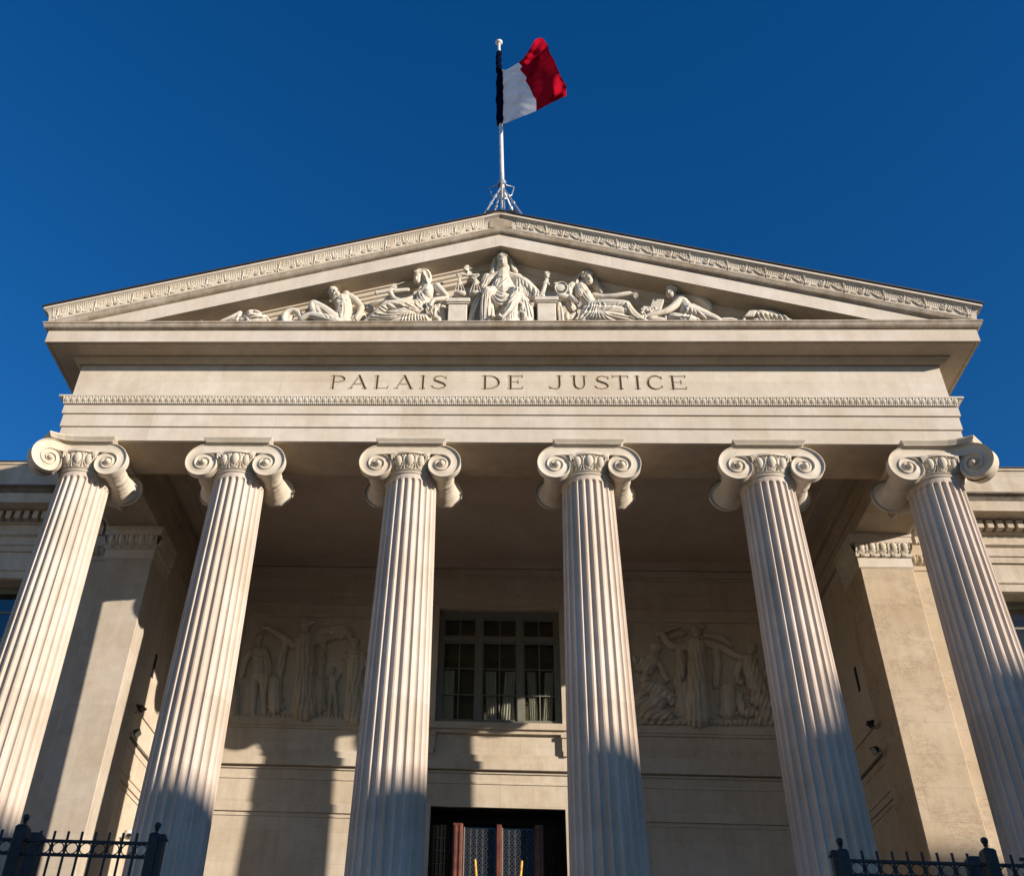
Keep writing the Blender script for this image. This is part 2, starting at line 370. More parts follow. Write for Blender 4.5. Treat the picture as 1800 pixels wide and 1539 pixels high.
# --- frieze with the incised inscription
ZF0, ZF1 = 13.54, 14.46
def letters():
    """strokes per letter in a unit box: (polyline, half widths)"""
    T, N = 0.085, 0.032   # half width thick / thin in letter heights
    def arcp(cx, cz, rx, rz, a0, a1, n=14):
        a = np.radians(np.linspace(a0, a1, n)); return [(cx+rx*cos(t), cz+rz*sin(t)) for t in a]
    def wv(n, a, b_, c): # taper widths a->b->c
        return list(np.interp(np.linspace(0, 1, n), [0, .5, 1], [a, b_, c]))
    Lt = {}
    def serif(x, z, w=0.13): return ([(x-w, z), (x+w, z)], [0.028, 0.028])
    stem = lambda x: ([(x, 0.02), (x, 0.98)], [T, T])
    Lt['P'] = lambda w: [stem(.2), serif(.2, .02), ([(.06, .98), (.5*w, .98)], [N, N])]+[(arcp(.48*w, .74, .44*w, .24, 90, -90), wv(14, N, T, N))]+[([(.2, .5), (.48*w, .5)], [N, N])]
    Lt['A'] = lambda w: [([(.1, .02), (.5*w, 1)], [N*1.2, N*1.2]), ([(w-.14, .02), (.5*w, 1)], [T, T]), ([(.27*w, .34), (.75*w, .34)], [N, N]), serif(.1, .02, .11), serif(w-.14, .02, .13)]
    Lt['L'] = lambda w: [stem(.2), serif(.2, .98), ([(.06, .03), (w-.06, .03)], [N, N]), ([(w-.07, .03), (w-.0, .22)], [N*1.6, .012])]
    Lt['I'] = lambda w: [([(.5*w, .02), (.5*w, .98)], [T, T]), serif(.5*w, .02, .15), serif(.5*w, .98, .15)]
    Lt['S'] = lambda w: [([(.93*w, .80), (.80*w, .93), (.55*w, .99), (.28*w, .92), (.16*w, .76), (.25*w, .62), (.5*w, .52), (.78*w, .40), (.90*w, .25), (.78*w, .08), (.48*w, .0), (.2*w, .06), (.05*w, .20)],
                          [.012, N, N, .05, .065, .075, T, .075, .065, .05, N, N, .05]), ([(.95*w, .99), (.93*w, .78)], [.014, .05])]
    Lt['D'] = lambda w: [stem(.2), ([(.06, .98), (.48*w, .98)], [N, N]), ([(.06, .02), (.48*w, .02)], [N, N]), (arcp(.46*w, .5, .50*w, .48, 90, -90, 18), wv(18, N, T*1.1, N))]
    Lt['E'] = lambda w: [stem(.2), ([(.06, .98), (w-.08, .98)], [N, N]), ([(.2, .52), (.68*w, .52)], [N, N]), ([(.06, .02), (w-.06, .02)], [N, N]),
                         ([(w-.06, 1.0), (w-.06, .82)], [.05, .01]), ([(w-.1, .02), (w-.0, .2)], [.05, .012]), ([(.68*w, .62), (.68*w, .42)], [.04, .04])]
    Lt['J'] = lambda w: [([(w-.24, .98), (w-.24, .32), (w-.28, .14), (.55*w, .01), (.25*w, .03), (.05, .12)], [T, T, .075, .05, N, .05]), serif(w-.22, .98, .16), ([(.02, .22), (.05, .05)], [.012, .05])]
    Lt['U'] = lambda w: [([(.2, .98), (.2, .35), (.28, .13), (.5*w, .0), (w-.3, .1), (w-.2, .35), (w-.2, .98)], [T, T, .07, .05, .055, .065, .065]), serif(.18, .98, .15), serif(w-.18, .98, .15)]
    Lt['T'] = lambda w: [([(.5*w, .02), (.5*w, .98)], [T, T]), serif(.5*w, .02, .14), ([(.02, .98), (w-.02, .98)], [N, N]), ([(.05, .98), (.0, .82)], [.05, .012]), ([(w-.05, .98), (w, .82)], [.05, .012])]
    Lt['C'] = lambda w: [(arcp(.54*w, .5, .47*w, .5, 40, 320, 26), wv(26, N, T*1.1, N)), ([(.93*w, .98), (.90*w, .78)], [.014, .05]), ([(.90*w, .22), (.95*w, .10)], [.045, .02])]
    return Lt
INS = [('P', 560+100/5.294, 560+243/5.294), ('A', 560+285/5.294, 560+455/5.294), ('L', 560+508/5.294, 560+650/5.294), ('A', 560+708/5.294, 560+880/5.294),
       ('I', 560+940/5.294, 560+992/5.294), ('S', 560+1045/5.294, 560+1192/5.294), ('D', 560+1512/5.294, 560+1678/5.294), ('E', 890.5, 919.2),
       ('J', 900+340/5.294, 900+475/5.294), ('U', 900+543/5.294, 900+700/5.294), ('S', 900+763/5.294, 900+902/5.294), ('T', 900+930/5.294, 900+1083/5.294),
       ('I', 900+1130/5.294, 900+1197/5.294), ('C', 900+1250/5.294, 900+1403/5.294), ('E', 900+1458/5.294, 900+1622/5.294)]
def frieze():
    x0, x1, dx = -3.40, 3.70, 0.0075
    xs = np.arange(x0, x1+dx/2, dx); zs = np.concatenate([[ZF0, 13.70], np.arange(13.78, 14.20, dx), [14.28, ZF1]])
    X, Z = np.meshgrid(xs, zs, indexing='ij'); D = np.full(X.shape, 1e3)
    ZL, HL = 13.826, 0.322
    Lt = letters()
    for ch, a, b_ in INS:
        xa, xb = at(a, 672, YF)[0], at(b_, 672, YF)[0]; w = (xb-xa)/HL
        for pl, hw in Lt[ch](w):
            P = np.array([(xa+p[0]*HL, ZL+p[1]*HL) for p in pl]); Hh = np.array(hw)*HL
            for i in range(len(P)-1):
                A, B = P[i], P[i+1]
                sel = (X > min(A[0], B[0])-.1) & (X < max(A[0], B[0])+.1) & (Z > min(A[1], B[1])-.1) & (Z < max(A[1], B[1])+.1)
                px, pz = X[sel]-A[0], Z[sel]-A[1]; d = B-A; l2 = max(d@d, 1e-9)
                t = np.clip((px*d[0]+pz*d[1])/l2, 0, 1)
                dist = np.hypot(px-t*d[0], pz-t*d[1])-(Hh[i]*(1-t)+Hh[i+1]*t)
                D[sel] = np.minimum(D[sel], dist)
    dep = np.clip(-D*1.15, 0, 0.028)
    P = np.stack([X, YF+dep, Z], 2)
    nu, nv = X.shape; ins = MB(); fr = MB()
    idx = np.arange(nu*nv).reshape(nu, nv)
    q = np.stack([idx[:-1, :-1], idx[1:, :-1], idx[1:, 1:], idx[:-1, 1:]], -1).reshape(-1, 4)
    dm = dep.reshape(-1)[q].max(1) > 0
    V = P.reshape(-1, 3)
    qi = q[dm]; xc = V[qi[:, 0], 0]; c1, c2 = at(820, 672, YF)[0], at(942, 672, YF)[0]
    words = [MB(), MB(), MB()]
    for mbx, qq in ((words[0], qi[xc < c1]), (words[1], qi[(xc >= c1) & (xc < c2)]), (words[2], qi[xc >= c2]), (fr, q[~dm])):
        u, inv = np.unique(qq, return_inverse=True); mbx.add(V[u], [tuple(r) for r in inv.reshape(-1, 4).tolist()])
    for xa, xb in ((-W, x0), (xs[-1], W)):
        fr.add([(xa, YF, ZF0), (xb, YF, ZF0), (xb, YF, ZF1), (xa, YF, ZF1)], [(0, 1, 2, 3)])
    for s_ in (-1, 1): fr.add([(s_*W, YF, ZF0), (s_*W, YB, ZF0), (s_*W, YB, ZF1), (s_*W, YF, ZF1)], [(0, 1, 2, 3)])
    fr.build('frieze', ST_ENT, COURT, fix=False); [w_.build('inscription', ST_LET, COURT, fix=False) for w_ in words]
frieze()

# --- horizontal cornice
OC = 0.58
prof = [(0.0, 14.44), (0.03, 14.40), (0.05, 14.40)] + arc(0.05, 14.40, 0.15, 14.475, 0.01, 5) + [(0.17, 14.475), (0.17, 14.51), (OC-0.07, 14.51), (OC-0.07, 14.53), (OC-0.055, 14.53), (OC-0.055, 14.508), (OC, 14.508)]
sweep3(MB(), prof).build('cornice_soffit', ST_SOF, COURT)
prof = [(OC, 14.508), (OC, 14.79), (OC-0.01, 14.80)]
sweep3(MB(), prof).build('corona', ST_ENT, COURT)
prof = [(OC-0.01, 14.80)] + arc(OC+0.005, 14.80, OC+0.10, 14.90, 0.028, 8) + [(OC+0.10, 14.90), (OC+0.115, 14.905), (OC+0.115, 14.94), (-0.15, 14.945)]
sweep3(MB(), prof).build('cornice_roll', ST_ROLL, COURT, sharp=40)

# --- pediment
def rake(prof, mb=None, xmax=None, sides=False):
    """profile (offset, c) with z = c - TAN*|x| swept over both slopes"""
    mb = mb or MB(); cols = []
    for o, c in prof:
        X = W+o if xmax is None else xmax
        row = [(-X, YF-o, c-TAN*X), (0, YF-o, c), (X, YF-o, c-TAN*X)]
        if sides: row = [(-X, YB, c-TAN*X)]+row+[(X, YB, c-TAN*X)]
        cols.append(row)
    mb.grid(np.array(cols).transpose(1, 0, 2)); return mb
C0 = 17.16
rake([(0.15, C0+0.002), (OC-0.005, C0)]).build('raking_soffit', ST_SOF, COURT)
rake([(OC-0.005, C0), (OC-0.005, C0+0.335), (OC-0.015, C0+0.345)]).build('raking_corona', ST_ENT, COURT)
rake([(OC-0.015, C0+0.34), (OC, C0+0.34)]+arc(OC, C0+0.345, OC+0.085, C0+0.44, 0.025, 8)+[(OC+0.09, C0+0.44), (OC+0.09, C0+0.475), (OC+0.02, C0+0.48)]).build('raking_roll', ST_ROLL, COURT, sharp=40)
CS0, CS1 = C0+0.48, C0+0.825
SIMO = lambda t: OC+0.05+0.035*t+0.07*t**6
sima = [(OC+0.02, CS0), (OC+0.045, CS0+0.003), (OC+0.045, CS0+0.035)] + [(SIMO(t), CS0+0.04+(CS1-0.055-CS0-0.04)*t) for t in np.linspace(0, 1, 12)] + [(OC+0.17, CS1-0.055), (OC+0.17, CS1), (0.3, CS1+0.01)]
rake(sima, sides=True).build('sima', ST_ENT, COURT, sharp=30)
def sima_relief():
    mb = MB(); L_ = 0.742; nu, nv = 100, 34
    U, V = np.meshgrid(np.linspace(0, 1, nu), np.linspace(0, 1, nv), indexing='ij')
    S = U*L_; T = V*0.30                       # metres along / up
    H = 0.010*(0.5+0.5*np.cos(S*2*pi/0.037))*np.clip((V-0.42)/0.12, 0, 1)*np.clip((1.0-V)/0.08, 0, 1)
    def stroke(P, w, h):
        nonlocal H
        P = np.array(P); w = np.full(len(P), w) if np.isscalar(w) else np.array(w)
        for i in range(len(P)-1):
            A, d = P[i], P[i+1]-P[i]
            t = np.clip(((S-A[0])*d[0]+(T-A[1])*d[1])/max(d@d, 1e-9), 0, 1)
            dist = np.hypot(S-A[0]-t*d[0], T-A[1]-t*d[1])/(w[i]*(1-t)+w[i+1]*t)
            H = np.maximum(H, h*np.sqrt(np.clip(1-dist**2, 0, 1)))
    def spiral(cx, cz, r, a0, turns, dirn, n=40):
        t = np.linspace(0, 1, n); a = a0+dirn*turns*2*pi*t; rr = r*(1-0.88*t)
        return list(zip(cx+rr*np.cos(a), cz+rr*np.sin(a)))
    stroke(spiral(.20, .115, .062, pi*0.5, 1.6, -1), .015, .034)
    stroke(spiral(.345, .105, .055, pi*0.5, 1.6, 1), .015, .034)
    stroke([(.345, .16), (.40, .165), (.46, .12), (.53, .062), (.60, .052)], [.022, .024, .024, .02, .01], .036)
    stroke([(.14, .09), (.10, .05), (.05, .045), (.02, .06)], [.012, .012, .01, .008], .02)
    stroke(spiral(.585, .10, .036, -pi*0.5, 1.2, 1, 20), .013, .028)
    stroke(spiral(.70, .085, .032, -pi*0.5, 1.2, -1, 20), .012, .026)
    stroke([(.645, .03), (.642, .12), (.635, .20), (.625, .25)], [.014, .012, .012, .018], .032)
    stroke([(.60, .235), (.625, .255), (.655, .225)], .012, .026)
    stroke([(.26, .17), (.275, .22), (.27, .26)], [.02, .016, .006], .022)
    stroke([(.20, .18), (.21, .215)], [.016, .008], .02); stroke([(.33, .18), (.325, .22)], [.016, .008], .02)
    for k in range(5): stroke([(.44+.03*k, .16+.004*k), (.45+.03*k, .27)], [.008, .011], .018)
    t = V; H = H*.7+.003; o = SIMO(t)+.002; c = CS0+0.042+(CS1-0.057-CS0-0.042)*t
    res = []
    for s_ in (-1, 1):
        mb = MB(); res.append(mb)
        for k in range(12):
            x = 0.33+(k+U)*(W+0.58-0.33)/12
            if s_ < 0: x = -x
            mb.grid(np.stack([x, YF-o-H, c-TAN*np.abs(x)], 2), flip=(s_ < 0))
    return res
for q in sima_relief(): q.build('scroll_relief', ST_CAP, COURT, fix=False)
# apex block
mb = MB(); P = []
for o, hw, zz in ((OC+.06, .25, CS0+.02), (OC+.075, .25, CS0+.12), (OC+.095, .255, CS1-.10), (OC+.14, .27, CS1-.05), (OC+.18, .29, CS1-.01)):
    P.append([(-hw, YF-o, zz-TAN*hw*.6), (-hw*.9, YF-o-.012, zz-.03), (0, YF-o-.012, zz), (hw*.9, YF-o-.012, zz-.03), (hw, YF-o, zz-TAN*hw*.6), (hw, 0, zz-TAN*hw*.6), (-hw, 0, zz-TAN*hw*.6)])
mb.grid(np.array(P), close_v=True); n = len(P); mb.f.append(tuple(range(7))); mb.f.append(tuple(range(7*n-7, 7*n)))
mb.build('apex_block', ST_ROLL, COURT)
mb = MB(); mb.prism([(-.32, CS1-.06), (-.29, CS1-.045), (0, CS1+.015), (.29, CS1-.045), (.32, CS1-.06), (.34, CS1+.035), (.20, CS1+.01), (0, CS1+.03), (-.20, CS1+.01), (-.30, CS1+.035)], YF-OC-.21, 0.3); mb.build('apex_flashing', LEAD, COURT)
# tympanum and its raking mouldings
YT = -0.36
mb = MB(); X = 8.3; mb.prism([(-X, 14.9), (X, 14.9), (X, C0-TAN*X+0.1), (0, C0+0.1), (-X, C0-TAN*X+0.1)], YT, YT+0.3); mb.build('tympanum', ST_ENT, COURT)
rake([(0.15, C0+0.003), (0.15, C0-0.035), (0.10, C0-0.04), (0.08, C0-0.10), (0.03, C0-0.11), (0.03, C0-0.17), (-0.02, C0-0.18), (-0.02, C0-0.25), (-0.06, C0-0.26), (-0.145, C0-0.27)], xmax=8.2).build('raking_moulding', ST_ENT, COURT)
# roof
mb = MB()
for s_ in (-1, 1):
    X = W+OC+0.20
    v = [(0, YF-OC-0.195, CS1+.012), (s_*X, YF-OC-0.195, CS1+.012-TAN*X), (s_*X, YB+.3, CS1+.012-TAN*X), (0, YB+.3, CS1+.012)]
    v += [(a, b_, c+0.035) for a, b_, c in v]
    mb.add(v, [(0, 1, 2, 3), (4, 5, 6, 7), (0, 1, 5, 4), (1, 2, 6, 5), (2, 3, 7, 6)])
mb.build('roof', LEAD, COURT)
mb = MB(); mb.prism([(-8.2, 14.9), (8.2, 14.9), (0, CS1-.1)], YB-.2, YB); mb.box(-8.2, 8.2, YB, YB+.2, 0, 14.9); mb.build('rear_gable', ST_WIN, COURT)

# --- bird spikes in the corners of the pediment
mb = MB()
for s_ in (-1, 1):
    for k in range(52):
        x = s_*(4.6+k*0.047); y = -1.0+0.25*random.random(); h = 0.16+0.05*random.random()
        a = (x, y, 14.94); mb.tube([a, (x+random.uniform(-.03, .03), y-0.04, 14.94+h)], 0.004, 4)
tag(mb.build('bird_spikes', GALV), 'thin upright bird spikes in both low corners of the pediment ledge', 'bird spikes', kind='stuff')

# ------------------------------------------------------------------ columns
ZC0, ZFL, ZEYE, EYE = FLOOR+0.32, 11.80, 12.07, 0.5745
def shaft_mesh():
    nf, k = 24, 11
    R = lambda z: 0.46+0.112*(1-max(0, (z-4.2)/(11.9-4.2))**1.35) if z > 4.2 else 0.572
    offs = np.concatenate([[-0.5, -0.40], np.linspace(-0.375, 0.375, k), [0.40]])   # in flute pitches
    zs = [ZC0, ZC0+.06, ZC0+.10, ZC0+.14, ZC0+.2] + list(np.linspace(ZC0+.4, ZFL-.18, 26)) + list(ZFL-np.array([.13, .10, .075, .05, .03, .015, .004, 0])) + [ZFL+.10]
    ring = []
    for z in zs:
        r = R(z); pitch = 2*pi*r/nf; hw = 0.385*pitch
        t = max(0, z-(ZFL-hw)) + max(0, (ZC0+.1+hw)-z)
        P = []
        for f in range(nf):
            for o in offs:
                x = o*pitch; d = 0.95*sqrt(max(0, hw*hw-x*x-t*t)) if t < hw else 0
                a = 2*pi*(f+0.5+o)/nf; P.append(((r-d)*cos(a), (r-d)*sin(a), z))
        ring.append(P)
    mb = MB(); mb.grid(np.array(ring), close_v=True, flip=True); return mb
VPROF = [(0, .030), (.075, .030), (.10, .006), (.35, -.006), (.6, -.002), (.85, .006), (.99, .012), (1.0, .030)]
def volute_surface(mb, place, side, rim=0.12, canal=True):
    """spiral relief; place(u,w,h)->xyz ; side=+1/-1"""
    prof = VPROF
    n = 110; ph = np.linspace(0, 2.3*360, n)
    rr = lambda p: 0.406*0.84**(p/90.0)
    P = np.zeros((n, len(prof), 3))
    for i, p in enumerate(ph):
        ro = rr(p); ri = rr(p+360) if p < 1.3*360 else max(0.0, rr(p+360)*(1-(p-1.3*360)/360*1.0))
        for j, (s_, h) in enumerate(prof):
            r = ro+(ri-ro)*s_; sc = 1 if p < 700 else max(0.3, 1-(p-700)/300)
            P[i, j] = place(side*(EYE+r*sin(radians(p))), ZEYE+r*cos(radians(p)), h*sc if h > .02 else h)
    mb.grid(P)
    m = 60; ph2 = np.linspace(0, 330, m); R2 = np.zeros((m, 3, 3))
    for i, p in enumerate(ph2):
        r = rr(p)
        for j, h in enumerate((.030, -rim*.5, -rim)): R2[i, j] = place(side*(EYE+r*sin(radians(p))), ZEYE+r*cos(radians(p)), h)
    mb.grid(R2)
    # eye
    q = np.zeros((7, 20, 3))
    for i, (r, h) in enumerate([(.070, -.01), (.070, .020), (.052, .024), (.050, .045), (.040, .070), (.022, .083), (.002, .088)]):
        for j in range(20):
            a = j*pi/10; q[i, j] = place(side*EYE+r*cos(a), ZEYE+r*sin(a), h)
    mb.grid(q, close_v=True)
def canal(mb, place):
    prof = VPROF
    us = np.linspace(-EYE, EYE, 25); P = np.zeros((25, len(prof)+2, 3))
    for i, u in enumerate(us):
        P[i, 0] = place(u, ZEYE+.406, -.1)
        for j, (s_, h) in enumerate(prof): P[i, j+1] = place(u, ZEYE+.406-.204*s_, h)
        P[i, -1] = place(u, ZEYE+.200, -.08)
    mb.grid(P)
def bolster(mb, c, axis, y0=-.47, y1=.47):
    pr = []
    n = 40; a = np.arange(36)*2*pi/36
    P = np.zeros((n, 36, 3))
    for i, t in enumerate(np.linspace(0, 1, n)):
        e = abs(2*t-1); r = 0.185+0.10*e**2.2
        if e < .10: r += .022*sqrt(max(0, 1-(e/.10)**2))
        lf = (abs(t-.5)*14) % 1.0
        rad = r+.016*lf*(0.7+.3*np.cos(a*9))*(e > .12)*(e < .8)
        y = y0+(y1-y0)*t
        if axis == 'y': P[i] = np.stack([c[0]+rad*np.cos(a), np.full(36, y), c[1]+rad*np.sin(a)], 1)
        else: P[i] = np.stack([np.full(36, y), c[0]+rad*np.cos(a), c[1]+rad*np.sin(a)], 1)
    mb.grid(P, close_v=True, flip=(axis == 'y'))
def egg_h(U, V):
    """egg and dart: U,V in 0..1, height"""
    d = np.abs(U-.5)
    e = ((d/.35)**2+((V-.56)/.44)**2); H = np.where(e < 1, .06*np.sqrt(np.clip(1-e, 0, 1)), 0)
    e2 = ((d/.46)**2+((V-.62)/.64)**2); ring = np.clip(1-np.abs(np.sqrt(e2)-.94)/.11, 0, 1); H = np.maximum(H, .034*np.sqrt(ring))
    dart = np.clip(1-(.5-d)/(.03+.05*V), 0, 1); H = np.maximum(H, .03*dart)
    return H
def echinus(mb):
    n = 16; nu, nv = 19, 15
    U, V = np.meshgrid(np.linspace(0, 1, nu), np.linspace(0, 1, nv), indexing='ij'); H = egg_h(U, V)
    for k in range(n):
        a = -pi/2+2*pi*(k-.5+U)/n; r = .475+.075*np.sin(V*pi/2)+H; z = 11.985+.265*V
        mb.grid(np.stack([r*np.cos(a), r*np.sin(a), z], 2))
    mb.lathe([(.46, 11.885), (.468, 11.893), (.482, 11.90), (.490, 11.915), (.482, 11.93), (.468, 11.937), (.470, 11.945), (.488, 11.95), (.503, 11.965), (.488, 11.982), (.475, 11.986)], n=72, close=False)
    mb.lathe([(.55, 12.24), (.60, 12.25), (.60, 12.29)], n=72, close=False)
def palmette(mb, place, side):
    for k in range(4):
        a0 = (side*(EYE-.24), ZEYE+.20); ang = radians(200+22*k)
        p = [place(a0[0]+side*.02, a0[1]-.0, .03)]
        for t in (.35, .7, 1): p.append(place(a0[0]+side*cos(ang)*.13*t, a0[1]+sin(ang)*.10*t*(1+.2*k)+.02*t*t, .05))
        mb.tube(p, [.012, .018, .018, .008], 6)
def capital_mesh():
    mb = MB()
    for sgn in (-1, 1):          # front and back faces
        pl = lambda u, w, h, s=sgn: (u*(-s), s*(.50+h), w)
        for sd in (-1, 1): volute_surface(mb, pl, sd, rim=.10 if sgn < 0 else .025); palmette(mb, pl, sd)
        canal(mb, pl)
    for sd in (-1, 1): bolster(mb, (sd*EYE, ZEYE), 'y')
    mb.box(-EYE, EYE, -.44, .44, 12.22, 12.47)
    echinus(mb)
    return mb
def corner_capital_mesh(sx):
    """sx=-1 for the left corner: outer volutes turned out to the diagonal"""
    mb = MB()
    def front(u, w, h):
        s = -u          # arc distance towards the outer corner, written for the left corner
        s -= .07*min(1, max(0, s/.5)); a0, a1, amax = .18, .43, radians(38)
        if s <= a0: x, y, al = -s, -.50, 0
        else:
            m = 24; x, y = -a0, -.50; al = 0; ds = (s-a0)/m
            for k in range(m):
                q = a0+(k+.5)*ds; al = amax*min(1, max(0, (q-a0)/(a1-a0))); x -= cos(al)*ds; y -= sin(al)*ds
            al = amax*min(1, (s-a0)/(a1-a0))
        return (x+h*sin(al), y-h*cos(al), w)
    sidef = lambda u, w, h: (front(u, w, h)[1], front(u, w, h)[0], w)
    back = lambda u, w, h: (u, .50+h, w)
    inner = lambda u, w, h: (.50+h, u, w)
    for pl in (front, sidef):
        volute_surface(mb, pl, 1); volute_surface(mb, pl, -1, rim=.085); canal(mb, pl); palmette(mb, pl, 1); palmette(mb, pl, -1)
    volute_surface(mb, back, 1, rim=.025)
    volute_surface(mb, inner, 1, rim=.025)
    bolster(mb, (EYE, ZEYE), 'y'); bolster(mb, (EYE, ZEYE), 'x')
    mb.box(-.44, EYE, -.44, EYE, 12.22, 12.47)
    # core plate between the two diagonal volutes
    echinus(mb)
    if sx > 0: mb.v = [v*np.array([-1, 1, 1]) for v in mb.v]; mb.f = [f[::-1] for f in mb.f]
    return mb
def abacus(corner=0):
    mb = MB(); z0, z1, z2 = 12.478, 12.545, 12.572
    if not corner:
        a, b_ = .585, .635
        P = [[(sx*r, sy*r, z) for sx, sy in ((-1, -1), (1, -1), (1, 1), (-1, 1))] for r, z in ((a, z0), (a+.005, z0+.012), (b_, z1), (b_, z2))]
    else:
        def outline(r):
            pts = [(r, -r), (.15, -r), (-.15, -r-.012), (-.30, -r-.035), (-.43, -r-.085), (-.53-.3*(r-.585), -r-.145)]
            pts += [(y, x) for x, y in pts[::-1]]
            return pts+[(-.585, r), (r, r)]
        P = []
        for r, z in ((.585, z0), (.59, z0+.012), (.635, z1), (.635, z2)):
            o = outline(r)
            o = [(-x if corner > 0 else x, y) for x, y in o]
            P.append([(x, y, z) for x, y in o])
    P = np.array(P); n = P.shape[1]; mb.grid(P, close_v=True)
    mb.f.append(tuple(range(n))[::-1]); mb.f.append(tuple(range(3*n, 4*n))); return mb
def base_mesh():
    mb = MB(); mb.box(-.78, .78, -.78, .78, FLOOR, FLOOR+.10)
    pr = [(.74, FLOOR+.10)]+[(.70+.05*sin(t), FLOOR+.15-.05*cos(t)) for t in np.linspace(0, pi, 9)]+[(.63, FLOOR+.21), (.61, FLOOR+.235)]+[(.62+.035*sin(t), FLOOR+.275-.035*cos(t)) for t in np.linspace(0, pi, 9)]+[(.585, FLOOR+.32)]
    mb.lathe(pr, n=64); return mb
me_sh = shaft_mesh().mesh('shaft'); me_b = base_mesh()
proto = {}
for i, x in enumerate(COLX):
    sx = -1 if i == 0 else (1 if i == 5 else 0)
    if i == 0:
        c = link('column', me_sh, ST_COL, COURT, 40); b0 = me_b.build('base', ST_COL, c, sharp=40)
        cap = corner_capital_mesh(-1).build('capital', ST_CAP, c, sharp=38, fix=False); ab = abacus(-1).build('abacus', ST_CAP, c)
        cfirst, bfirst = c, b0
    else:
        c = cfirst.copy(); COL.objects.link(c); c.parent = COURT
        b0 = bfirst.copy(); COL.objects.link(b0); b0.parent = c
        if i == 5: corner_capital_mesh(1).build('capital', ST_CAP, c, sharp=38, fix=False); abacus(1).build('abacus', ST_CAP, c)
        elif i == 1:
            cap1 = capital_mesh().build('capital', ST_CAP, c, sharp=38, fix=False); ab1 = abacus().build('abacus', ST_CAP, c)
        else:
            for q in (cap1, ab1): d = q.copy(); COL.objects.link(d); d.parent = c
    c.location = (x, 0, 0)

# ------------------------------------------------------------------ porch: antae, walls, ceiling
mb = MB(); mb.box(-7.13, 7.13, 0.60, 6.36, 13.84, 14.05); mb.build('ceiling', ST_CEI, COURT)
mb = MB(); mb.box(-6.75, 6.75, 5.90, 6.3, 13.60, 13.838)
for s_ in (-1, 1): mb.box(s_*6.78, s_*7.128, .602, 6.36, 13.775, 13.838)
mb.build('ceiling_border', ST_CEI, COURT)
mb = MB(); mb.box(-9.2, 9.2, -1.2, 6.4, FLOOR-.3, FLOOR-.004); mb.build('porch_floor', PAVE, COURT)
mb = MB()
for k in range(14): mb.box(-9.2, 9.2, -1.2-.34*(k+1), -1.2-.34*k, 0.0, FLOOR-.165*(k+1))
mb.build('stair', PAVE, COURT)
def egg_band(mb, p0, d, nrm, n, pitch, z0, z1, o0=.0):
    nu, nv = 13, 11
    U, V = np.meshgrid(np.linspace(0, 1, nu), np.linspace(0, 1, nv), indexing='ij'); H = egg_h(U, V)
    p0, d, nrm = map(np.array, (p0, d, nrm))
    for k in range(n):
        t = (k+U)*pitch; o = o0+.075*np.sin(V*pi/2)+H*.8
        P = p0[None, None]+t[..., None]*d+o[..., None]*nrm
        P = np.concatenate([P, (z0+(z1-z0)*V)[..., None]], 2); mb.grid(P)
ZA = 11.86
